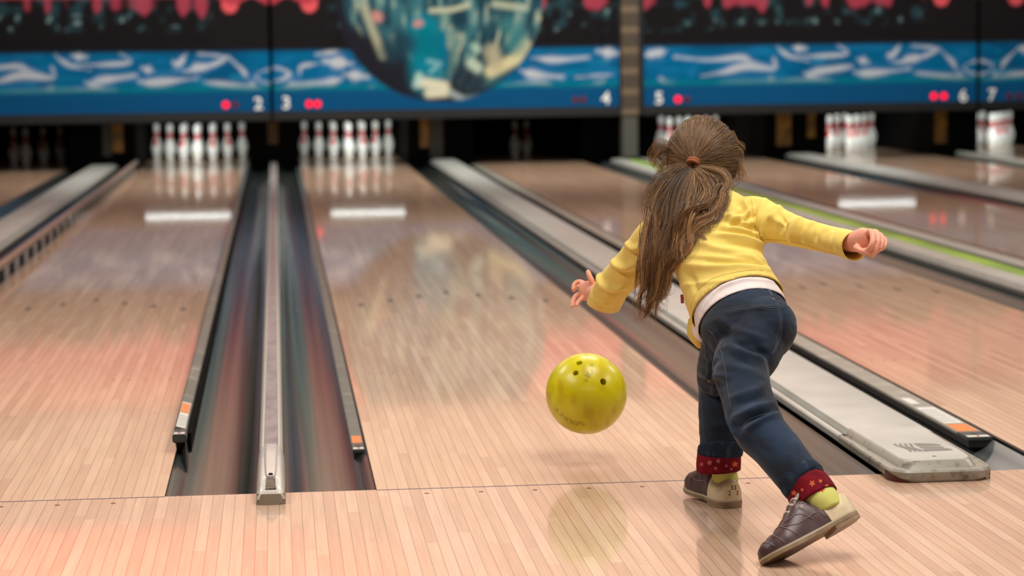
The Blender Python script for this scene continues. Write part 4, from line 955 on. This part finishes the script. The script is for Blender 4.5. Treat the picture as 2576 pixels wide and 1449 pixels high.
# ---------------- rolled cuffs
def cuff(name, rows, rows2, pts_f, mflower, side):
    c = link(name, fuse(loft(rows, 28, 4), .0036, 3), K['denimlight'], jeans); ruffle(c.data, .002, 60, side)
    m2 = fuse(loft(rows2, 28, 4), .0036, 3); 
    return c, m2
cl = link('cuff_fold', fuse(loft([(1812, 1119, 5.415, 52, .053), (1812, 1124, 5.414, 57.5, .059), (1812, 1142, 5.412, 57.5, .059), (1812, 1148, 5.412, 54, .055)], 28, 4), .0034, 3), K['denimlight'], jeans)
ruffle(cl.data, .0016, 70, 21)
lo = fuse(loft([(1811, 1136, 5.414, 52, .054), (1810, 1146, 5.412, 55, .057), (1808, 1166, 5.412, 56, .058), (1808, 1186, 5.412, 55, .057), (1808, 1205, 5.412, 53, .055)], 28, 4), .0036, 3)
ruffle(lo, .003, 26, 22); snip(lo, [(at(1808, 1182, 5.412), Vector((.05, 0, -1)), .1), (at(1811, 1140, 5.412), Vector((0, 0, 1)), .1)])
cuffL = link('red_cuff', lo, K['red'], jeans); s_ = cuffL.modifiers.new('s', 'SOLIDIFY'); s_.thickness = .003; s_.offset = -1
cr_ = link('cuff_fold', fuse(loft([(2006, 1194, 4.925, 54, .052), (2011, 1200, 4.92, 59, .056), (2024, 1215, 4.91, 60, .057), (2031, 1222, 4.905, 55, .053)], 28, 4), .0034, 3), K['denimlight'], jeans)
ruffle(cr_.data, .0022, 60, 23)
ro = fuse(loft([(2026, 1217, 4.908, 55, .053), (2033, 1226, 4.903, 59, .057), (2042, 1242, 4.896, 61, .058), (2050, 1260, 4.888, 62, .059), (2060, 1285, 4.876, 60, .058), (2068, 1305, 4.866, 56, .055)], 28, 4), .0036, 3)
ruffle(ro, .005, 24, 24); snip(ro, [(at(2052, 1264, 4.886), (at(2058, 1285, 4.872)-at(2036, 1230, 4.90)).normalized()+Vector((.25, 0, 0)), .1), (at(2028, 1220, 4.905), -legNr, .08)])
cuffR = link('red_cuff', ro, K['red'], jeans); s_ = cuffR.modifiers.new('s', 'SOLIDIFY'); s_.thickness = .003; s_.offset = -1
def flower(n=5, r=1.0):
    bm = bmesh.new()
    pts = []
    for i in range(n*4):
        a = 2*math.pi*i/(n*4); rr = r*(.45+.55*abs(math.cos(n*a/2))**.8); pts.append((rr*math.cos(a), rr*math.sin(a)))
    c = bm.verts.new((0, 0, 0)); vs = [bm.verts.new((*p, 0)) for p in pts]
    for i in range(len(vs)): bm.faces.new((c, vs[i], vs[(i+1) % len(vs)]))
    return bm
tl, tr = bvh(lo), bvh(ro)
for x, y, r, mm_ in ((1785, 1164, 7, 'flower2'), (1807, 1160, 6, 'flower2'), (1849, 1168, 8, 'flower'), (1827, 1172, 4, 'flower2'), (1800, 1178, 5, 'flower2'), (1765, 1168, 5, 'flower2'), (1840, 1180, 4, 'flower2')):
    decal('flower_print', tl, flower(), x, y, r, x, K[mm_], cuffL)
for x, y, r in ((2043, 1216, 8), (1997, 1240, 7), (2064, 1210, 5), (1994, 1262, 5), (2018, 1232, 4), (2080, 1222, 5)):
    decal('flower_print', tr, flower(), x, y, r, x, K['flower'], cuffR)
# ---------------- socks
so = fuse(loft([(1818, 1165, 5.425, 31, .033), (1822, 1190, 5.425, 32, .034), (1826, 1212, 5.43, 31, .034), (1828, 1228, 5.435, 24, .028)], 24, 4), .0036, 3); ruffle(so, .0016, 60, 31)
sk = link('sock', so, K['sock'], girl)
so = fuse(loft([(2030, 1215, 4.91, 38, .038), (2052, 1242, 4.885, 45, .043), (2068, 1264, 4.868, 45, .043), (2084, 1288, 4.858, 40, .040)], 24, 4), .0036, 3); ruffle(so, .003, 30, 32)
sk2 = link('sock', so, K['sock'], girl); ts = bvh(so)
bm = bmesh.new(); pts = [(-13, 6), (-8, 8), (-2, 5), (3, 7), (5, 2), (13, -3), (7, -3), (8, -9), (1, -5), (-3, -10), (-4, -3), (-12, -2), (-7, 2)]
c = bm.verts.new((0, 0, 0)); vs = [bm.verts.new((*p, 0)) for p in pts]
for i in range(len(vs)): bm.faces.new((c, vs[i], vs[(i+1) % len(vs)]))
decal('red_motif', ts, bm, 2063, 1229, 1.05, 0, K['sockred'], sk2)

# ---------------- bowling shoes
def make_shoe(loc, X, Z, side, label, L=.226):
    """x runs from heel to toe, z up through the ankle; side=+1 puts the outer side on +y"""
    X = X.normalized(); Z = (Z-X*Z.dot(X)).normalized(); Y = Z.cross(X)
    root = empty('bowling_shoe', (0, 0, 0)); root.parent = girl; root['label'] = label
    MW = Matrix((X, Y, Z)).transposed().to_4x4(); MW.translation = loc
    W = lambda p: MW @ Vector(p)
    
    def half(u, s):  # plan outline
        base = np.interp(u, [0, .03, .10, .25, .42, .60, .74, .86, .95, 1.0], [.012, .024, .032, .034, .033, .040, .043, .038, .025, .006])
        return base*(1.0+.06*s*math.sin(math.pi*u)) 
    bend = lambda u: .004+max(0, u-.62)**2*.05
    def slab(z0, z1, grow, u0=0, u1=1, m=None, name='sole', n=30):
        bm = bmesh.new(); P = []
        us = np.linspace(u0, u1, n); 
        for u in us: P.append((u*L, half(u, side)+grow, u))
        for u in us[::-1]: P.append((u*L, -half(u, -side)-grow, u))
        a = [bm.verts.new(W((x, y, z0+(bend(u)-.004 if True else 0)))) for x, y, u in P]; b = [bm.verts.new(W((x, y, z1+(bend(u)-.004)))) for x, y, u in P]
        N_ = len(P); bm.faces.new(a); bm.faces.new(b)
        for i in range(N_): bm.faces.new((a[i], a[(i+1) % N_], b[(i+1) % N_], b[i]))
        return obj(name, bm, m, root, smooth=True, angle=40)
    slab(.008, .0155, .003, m=K['sole']); slab(.0155, .0195, .0022, m=K['welt'], name='welt')
    slab(0, .0085, .002, .0, .30, m=K['sole'], name='heel_block')
    def top(u): return np.interp(u, [0, .04, .12, .30, .40, .48, .60, .75, .88, .96, 1], [.044, .048, .048, .058, .082, .083, .064, .044, .034, .024, .006])
    def shell(u0, u1, grow, m, name, nu=26, zadd=0, smooth=True, lift=0):
        bm = bmesh.new(); rows = []
        for u in np.linspace(u0, u1, nu):
            r_ = []; wl, wr = half(u, side)+grow, half(u, -side)+grow; h = top(u)+grow+zadd
            for k in range(19):
                a = math.pi*k/18; c_ = math.cos(a); s_ = math.sin(a); w_ = wl if c_ > 0 else wr
                wz = 1-.32*(s_**2.2)*np.interp(u, [0, .3, .5, 1], [1, 1, .7, .2])
                r_.append(bm.verts.new(W((u*L - .010*s_*(1-u)*.0+ (.012*(1-abs(c_)))*(-.3 if u < .1 else 0), w_*math.copysign(abs(c_)**.62, c_)*wz, .018+bend(u)-.004+h*s_**.75*1.0))))
            rows.append(r_)
        for a, b in zip(rows, rows[1:]):
            for k in range(18): bm.faces.new((a[k], a[k+1], b[k+1], b[k]))
        bm.faces.new(rows[0]); bm.faces.new(rows[-1])
        return obj(name, bm, m, root, smooth=True, angle=60)
    up = shell(.005, .995, 0, K['brown'], 'upper', 40)
    hc = shell(-.004, .30, .0016, K['cream'], 'heel_counter', 16)
    # side wall of heel counter sweeps back towards the sole: dark overlay edge
    tp = lambda u, a, g=.001: W((u*L, (half(u, side if math.cos(a) > 0 else -side)+g)*math.copysign(abs(math.cos(a))**.62, math.cos(a))*(1-.32*(math.sin(a)**2.2)*np.interp(u, [0, .3, .5, 1], [1, 1, .7, .2])), .018+bend(u)-.004+(top(u)+g)*math.sin(a)**.75))
    st = bmesh.new()
    for s in (0, 1):
        A = lambda a: a if s == 0 else math.pi-a
        for path in ([(.32, .15), (.36, .6), (.34, 1.0), (.30, 1.25)], [(.40, .9), (.50, .75), (.60, .8), (.66, 1.05)], [(.44, .2), (.50, .5), (.58, .8)], [(.36, .35), (.5, .3), (.62, .45), (.70, .9)], [(.66, .1), (.70, .6), (.72, 1.2), (.72, 1.57)], [(.80, .1), (.82, .7), (.82, 1.57)], [(.88, .2), (.90, .8), (.90, 1.57)]):
            tube_pts(st, [tp(u, A(a), .0012) for u, a in catmull(path, 5)], .0007, 5)
    obj('stitching', st, K['stitch'], root, smooth=True)
    # collar rim and tongue
    bm = bmesh.new(); P = []
    for k in range(25):
        a = 2*math.pi*k/24; u = .20+.19*math.cos(a); P.append(W((u*L, .022*math.sin(a), .015+top(max(u, .02))*.96*abs(math.cos(a*.5+.6))**.15)))
    tube_pts(bm, P, .0025, 8); obj('collar', bm, K['lining'], root, smooth=True)
    bm = bmesh.new(); rows = []
    for j, (u, z, wd) in enumerate(((.37, .112, .014), (.40, .106, .020), (.46, .098, .022), (.54, .083, .020), (.64, .067, .018), (.70, .055, .014))):
        rows.append([bm.verts.new(W((u*L, wd*math.sin(b_), z+.006*math.cos(b_)-.004))) for b_ in np.linspace(-1.3, 1.3, 9)]+[bm.verts.new(W((u*L, wd*math.sin(b_)*.9, z-.004+.006*math.cos(b_)-.004))) for b_ in np.linspace(1.3, -1.3, 9)])
    for a, b in zip(rows, rows[1:]):
        for k in range(18): bm.faces.new((a[k], a[(k+1) % 18], b[(k+1) % 18], b[k]))
    bm.faces.new(rows[0]); bm.faces.new(rows[-1]); obj('tongue', bm, K['lining'], root, smooth=True)
    for j in range(5):
        u = .42+.062*j; zz = np.interp(u, [.36, .46, .70], [.112, .104, .062])
        bm = bmesh.new(); w2 = .019
        P = [W((u*L+.004, w2*math.sin(b_), zz-.012*(1-math.cos(b_))-.001)) for b_ in np.linspace(-1.15, 1.15, 9)]
        tube_pts(bm, P, .0022, 6); obj('lace', bm, K['lace'], root, smooth=True)
        for s in (-1, 1):
            bm = bmesh.new(); blob(bm, W((u*L+.004, s*w2*.93, zz-.0075)), .0038); obj('lace_hook', bm, K['lace'], root, smooth=True)
    # square stamp on the outer side
    a0 = .62; c0 = [(.40, a0+.16), (.455, a0-.08), (.49, a0+.12), (.44, a0+.36)]
    if side < 0: c0 = [(u, math.pi-a) for u, a in c0]
    bm = bmesh.new(); P = [tp(u, a, .0015) for u, a in c0]; tube_pts(bm, P+[P[0]], .0007, 5)
    ctr = sum(P, Vector())/4; P2 = [ctr+(p-ctr)*.62 for p in P]; f = bm.faces.new([bm.verts.new(p) for p in P2])
    obj('square_stamp', bm, K['stitch'], root)
    return root, up, hc
shR_loc = at(2160, 1306, 4.868); ZS = Vector((-.12, .50, .85)).normalized()
Xr = at(1922, 1423, 4.778)-ZS*.013-shR_loc
rs, _, _ = make_shoe(shR_loc, Xr, ZS, 1, 'trailing shoe with the heel lifted and toe on the floor', Xr.length-.004)
hl = Vector((.832, -.372, .0005))
ls, lup, lhc = make_shoe(hl, Vector((-.25, .968, 0)), Vector((0, 0, 1)), 1, 'planted shoe stamped 33 on the cream heel')
th = bvh(lhc.data)
decal('heel_number', th, text_bm('33', 1, .0), 1845, 1227, 16, 0, K['blacktxt'], lhc)
decal('heel_number', th, text_bm('2', 1, .0), 1835, 1241, 16, 0, K['blacktxt'], lhc)
decal('heel_number', th, text_bm('3', 1, .0), 1855, 1240.5, 16, 0, K['redtxt'], lhc)

# ---------------- hair
HAIRM = attrmat('brown_hair', .42, .45)
def strand_mesh(name, paths, rad, cols, parent):
    Pm = np.array(paths); S_, N_, _ = Pm.shape
    T = np.gradient(Pm, axis=1); T /= np.linalg.norm(T, axis=2, keepdims=True)+1e-9
    ref = np.array([.3, .9, .2]); u = np.cross(T, ref); u /= np.linalg.norm(u, axis=2, keepdims=True)+1e-9; v = np.cross(T, u)
    taper = np.interp(np.linspace(0, 1, N_), [0, .1, .75, 1], [.8, 1, .9, .15])
    R_ = np.array(rad)[:, None]*taper[None]
    V = np.stack([Pm+(u*math.cos(a)+v*math.sin(a))*R_[..., None] for a in (0, 2.094, 4.189)], 2).reshape(-1, 3)
    base = (np.arange(S_)[:, None]*N_+np.arange(N_-1)[None])[..., None]*3
    q = []
    for j in range(3):
        k = (j+1) % 3; q.append(np.concatenate([base+j, base+k, base+3+k, base+3+j], -1).reshape(-1, 4))
    F = np.concatenate(q)
    me = bpy.data.meshes.new(name); me.vertices.add(len(V)); me.vertices.foreach_set('co', V.ravel())
    me.loops.add(F.size); me.loops.foreach_set('vertex_index', F.ravel().astype(np.int32))
    me.polygons.add(len(F)); me.polygons.foreach_set('loop_start', np.arange(0, F.size, 4, dtype=np.int32)); me.update(calc_edges=True); me.validate()
    t = np.linspace(0, 1, N_)[None, :, None]; c0, c1 = cols
    C_ = (np.array(c0)[:, None, :]*(1-t)+np.array(c1)[:, None, :]*t); C_ = np.repeat(C_.reshape(-1, 3), 3, axis=0)
    paintmesh(me, C_); return link(name, me, HAIRM, parent)
def hcol(n, a, b, lo=0, hi=1):
    a, b = np.array(srgb(*a)[:3]), np.array(srgb(*b)[:3]); k = rng.random((n, 1))**1.6*(hi-lo)+lo; return a*(1-k)+b*k
TIEP = at(1744, 408, 5.512); tie_dir = HM.inverted() @ (TIEP-HC); 
AX = Vector((.087, .098, .100))
def ell(d, s=1.0): return HC + HM @ Vector((d.x*AX.x*s, d.y*AX.y*s, d.z*AX.z*s))
td = Vector((tie_dir.x/AX.x, tie_dir.y/AX.y, tie_dir.z/AX.z)).normalized()
# scalp base
bm = bmesh.new(); bmesh.ops.create_icosphere(bm, subdivisions=5, radius=1)
face_dir = Vector((0, .80, -.60)).normalized()
bmesh.ops.delete(bm, geom=[v for v in bm.verts if v.co.dot(face_dir) > .52 or v.co.z < -.80], context='VERTS')
for v in bm.verts: v.co = ell(v.co.normalized(), .965)
hair = obj('hair', bm, mat('hair_base', srgb(72, 54, 38), .6), girl, smooth=True); hair['label'] = 'long brown hair gathered in a low ponytail'
paths = []
while len(paths) < 2600:
    d = Vector(rng.normal(size=3)).normalized()
    if d.dot(face_dir) > .48 or d.z < -.82: continue
    ang = math.acos(max(-1, min(1, d.dot(td))))
    if ang < .25: continue
    lift = 1+rng.random()*.03; wob = rng.normal()*.03; ph = rng.random()*6; pts = []
    ax = d.cross(td)
    if ax.length < 1e-4: continue
    ax.normalize(); part = Vector((.15, 0, 1)).normalized()
    for i in range(16):
        t = i/15; q = Matrix.Rotation(ang*t, 3, ax) @ d; q = (q+ax*wob*math.sin(math.pi*t)+ax*.010*math.sin(ph+t*9)).normalized()
        s = lift+.012*math.sin(ph+t*7)-.0*t; p = ell(q, s)
        if t > .85: p = p.lerp(TIEP+Vector(rng.normal(size=3))*.003, (t-.85)/.15)
        pts.append(p[:])
    paths.append(pts)
n = len(paths); strand_mesh('hair_strands', paths, rng.uniform(.00035, .00075, n), (hcol(n, (64, 46, 32), (160, 128, 92)), hcol(n, (78, 54, 36), (176, 138, 94))), hair)
# loose hair at the temples, crown and nape
loose = []
CLUMP = []
def px_lock(guides, count, wpx, dep, out, npt=30, jit=1.0, clip=None, curl=0.0, per=24, tight=.30):
    """strands in small locks: each lock waves on its own and closes towards its tip"""
    for g in guides:
        G_ = catmull(g, 8); sidx = np.linspace(0, len(G_)-1, npt); Gx = np.interp(sidx, np.arange(len(G_)), G_[:, 0]); Gy = np.interp(sidx, np.arange(len(G_)), G_[:, 1])
        Gd = np.interp(sidx, np.arange(len(G_)), G_[:, 2]) if G_.shape[1] > 2 else np.full(npt, dep)
        tx = np.gradient(Gx); ty = np.gradient(Gy); l = np.hypot(tx, ty)+1e-6; nx, ny = -ty/l, tx/l; base = np.linspace(0, 1, npt)
        nc = max(1, count//per)
        for c in range(nc):
            oc = (-1+2*(c+.5)/nc)*.95+rng.normal()*.12; dzc = rng.normal()*.6; phc = rng.random()*6.28; frc = 6+rng.random()*7; tec = .70+.30*rng.random(); shade = rng.random()
            for _ in range(per):
                o_ = rng.normal()*tight; dz = dzc+rng.normal()*.25; ph = rng.random()*6.28; tend = min(1, tec+rng.normal()*.03)
                t = base*tend; prof = np.interp(t, *wpx)
                X = np.interp(t, base, Gx); Y = np.interp(t, base, Gy); D_ = np.interp(t, base, Gd); nX = np.interp(t, base, nx); nY = np.interp(t, base, ny)
                close = 1-.62*np.clip((base-.35)/.65, 0, 1)
                wave = (.30+curl)*np.sin(phc+frc*t)*np.clip(t*2.2, 0, 1)*jit
                off = (oc+o_*close+wave+.07*jit*np.sin(ph+t*14)*t)*prof
                Q = at_many(X+nX*off, Y+nY*off, D_+dz*prof*.0007, clip, dz)
                out.append(Q); CLUMP.append(shade)
    return out
def at_many(X, Y, D, clip, dz):
    rr = FW[None]+RT[None]*((X-1288)/FPX)[:, None]+UP[None]*((724.5-Y)/FPX)[:, None]; D = D.copy()
    if clip is not None:
        for i in range(len(X)):
            h = clip.ray_cast(Vector(CP), Vector(rr[i]).normalized())
            if h[0] is not None:
                hd = (h[0]-Vector(CP)).dot(VIEW)-.005-abs(dz)*.008
                if D[i] > hd: D[i] = hd
        k_ = np.ones(5)/5; sm_ = np.convolve(np.pad(D, 2, mode='edge'), k_, 'valid'); D = np.minimum(sm_, D+.004)
    return CP+rr*D[:, None]
h6 = lambda L: [(x/2.684+1600, y/2.684, 0) if False else (x/2.684+1600, y/2.684+280) for x, y in L]
def gd(L, d0, d1): 
    P = h6(L); n = len(P); return [(x, y, d0+(d1-d0)*min(1, (i/(n-1))*1.6)) for i, (x, y) in enumerate(P)]
G_main = [
 ([(350, 372), (270, 420), (190, 500), (128, 620), (122, 720), (100, 900), (80, 1000), (60, 1150), (30, 1250), (5, 1320)], .9),
 ([(360, 376), (280, 450), (205, 580), (165, 720), (130, 900), (110, 1050), (95, 1200), (60, 1330), (40, 1400)], 1.1),
 ([(370, 380), (310, 470), (250, 600), (215, 750), (180, 900), (160, 1050), (140, 1180), (100, 1290), (112, 1420)], 1.1),
 ([(378, 385), (340, 480), (300, 600), (265, 720), (225, 850), (200, 980), (180, 1100), (150, 1230), (150, 1330)], 1.1),
 ([(386, 388), (375, 480), (350, 620), (310, 750), (270, 870), (240, 1000), (205, 1080), (175, 1190)], 1.1),
 ([(392, 385), (415, 470), (415, 570), (385, 660), (345, 750), (320, 830), (300, 930), (312, 1010)], 1.1),
 ([(400, 380), (470, 410), (550, 440), (588, 480), (562, 530), (550, 600), (500, 660), (420, 680), (330, 720), (280, 800), (250, 880), (215, 915)], .55),
 ([(400, 385), (480, 430), (540, 480), (525, 560), (505, 640), (520, 700), (470, 740), (440, 780), (452, 820), (490, 855)], .7),
 ([(396, 390), (450, 460), (485, 540), (470, 620), (430, 690), (395, 750), (365, 830), (355, 900), (300, 960)], 1.0),
 ([(390, 390), (430, 450), (470, 520), (460, 600), (420, 680), (380, 730), (330, 800), (290, 880), (270, 980)], 1.0)]
pony = []; W_ = ([0, .06, .2, .5, .75, .9, 1], [5, 11, 20, 21, 15, 11, 8]); CLUMP.clear()
for g, ww in G_main:
    px_lock([gd(g, 5.505, 5.40)], int(340*ww), (W_[0], [q*(.6+.5*ww) for q in W_[1]]), 5.45, pony, clip=jt, curl=.12)
npn = len(pony)
# clumps keep a common shade
sh_ = np.array(CLUMP)[:, None]**1.5; k0 = np.clip(sh_*.75+rng.random((npn, 1))*.35-.05, 0, 1)
mixc = lambda a, b, k: np.array(srgb(*a)[:3])*(1-k)+np.array(srgb(*b)[:3])*k
c_a = mixc((52, 36, 24), (168, 132, 92), k0); c_b = mixc((84, 52, 30), (206, 158, 102), k0)
tail = strand_mesh('ponytail', pony, rng.uniform(.0004, .0008, npn), (c_a, c_b), hair)
wisps = []
px_lock([gd([(150, 1050), (110, 1180), (60, 1280), (40, 1380), (45, 1440)], 5.40, 5.40), gd([(200, 1000), (180, 1150), (130, 1270), (100, 1350), (140, 1440)], 5.40, 5.40), gd([(220, 1000), (190, 1180), (165, 1250), (150, 1340)], 5.40, 5.40), gd([(330, 420), (200, 520), (110, 800), (55, 1000), (40, 1180), (0, 1300)], 5.49, 5.40), gd([(420, 400), (560, 480), (570, 560), (500, 600), (560, 640), (575, 690), (530, 725)], 5.49, 5.42), gd([(300, 800), (260, 920), (340, 880), (330, 990)], 5.42, 5.42), gd([(440, 640), (500, 700), (450, 760), (440, 820), (495, 857)], 5.42, 5.42), gd([(380, 760), (330, 860), (300, 960), (345, 900)], 5.42, 5.42), gd([(500, 640), (420, 680), (320, 720), (270, 800)], 5.42, 5.42)], 56, ([0, .5, 1], [8, 14, 16]), 5.45, wisps, clip=jt, curl=.6, per=4, tight=.6)
px_lock([[(1690, 372), (1665, 372), (1650, 385), (1652, 405), (1668, 420), (1676, 438)], [(1692, 380), (1672, 385), (1662, 400), (1668, 418), (1672, 440)], [(1690, 366), (1660, 362), (1646, 378), (1645, 400)], [(1694, 376), (1676, 400), (1670, 430), (1676, 460)], [(1680, 372), (1652, 392), (1660, 425), (1650, 440)]], 44, ([0, .3, .7, 1], [12, 11, 10, 7]), 5.60, wisps, curl=.5, per=8, tight=.5)
px_lock([[(1842, 340), (1858, 380), (1862, 420), (1852, 450), (1842, 468)], [(1846, 380), (1862, 415), (1858, 440), (1870, 452)], [(1840, 400), (1848, 440), (1840, 470), (1848, 488)], [(1838, 330), (1856, 360), (1872, 392)], [(1850, 400), (1868, 440), (1890, 455)]], 30, ([0, .3, .7, 1], [5, 7, 9, 9]), 5.60, wisps, curl=.4, per=6, tight=.5)
px_lock([[(1740, 330), (1750, 308), (1765, 290)], [(1700, 340), (1730, 310), (1760, 297), (1800, 302)], [(1810, 318), (1835, 340), (1850, 370)], [(1775, 300), (1800, 306), (1830, 330)]], 30, ([0, .5, 1], [5, 6, 7]), 5.60, wisps, curl=.3, per=5, tight=.5)
nw = len(wisps); strand_mesh('loose_hair', wisps, rng.uniform(.0002, .0004, nw), (hcol(nw, (96, 70, 46), (170, 134, 92)), hcol(nw, (120, 88, 56), (196, 154, 104))), hair)
bm = bmesh.new(); tdir = (at(1738, 425, 5.50)-at(1748, 395, 5.52)).normalized()
Q = tdir.to_track_quat('Z', 'Y').to_matrix()
for off in (-.0035, .0035):
    P = [at(1744, 409, 5.506)+tdir*off+Q @ Vector((.0135*math.cos(a), .0135*math.sin(a), 0)) for a in np.linspace(0, 2*math.pi, 20)]
    tube_pts(bm, P, .0042, 8)
obj('hair_tie', bm, K['tie'], hair, smooth=True)
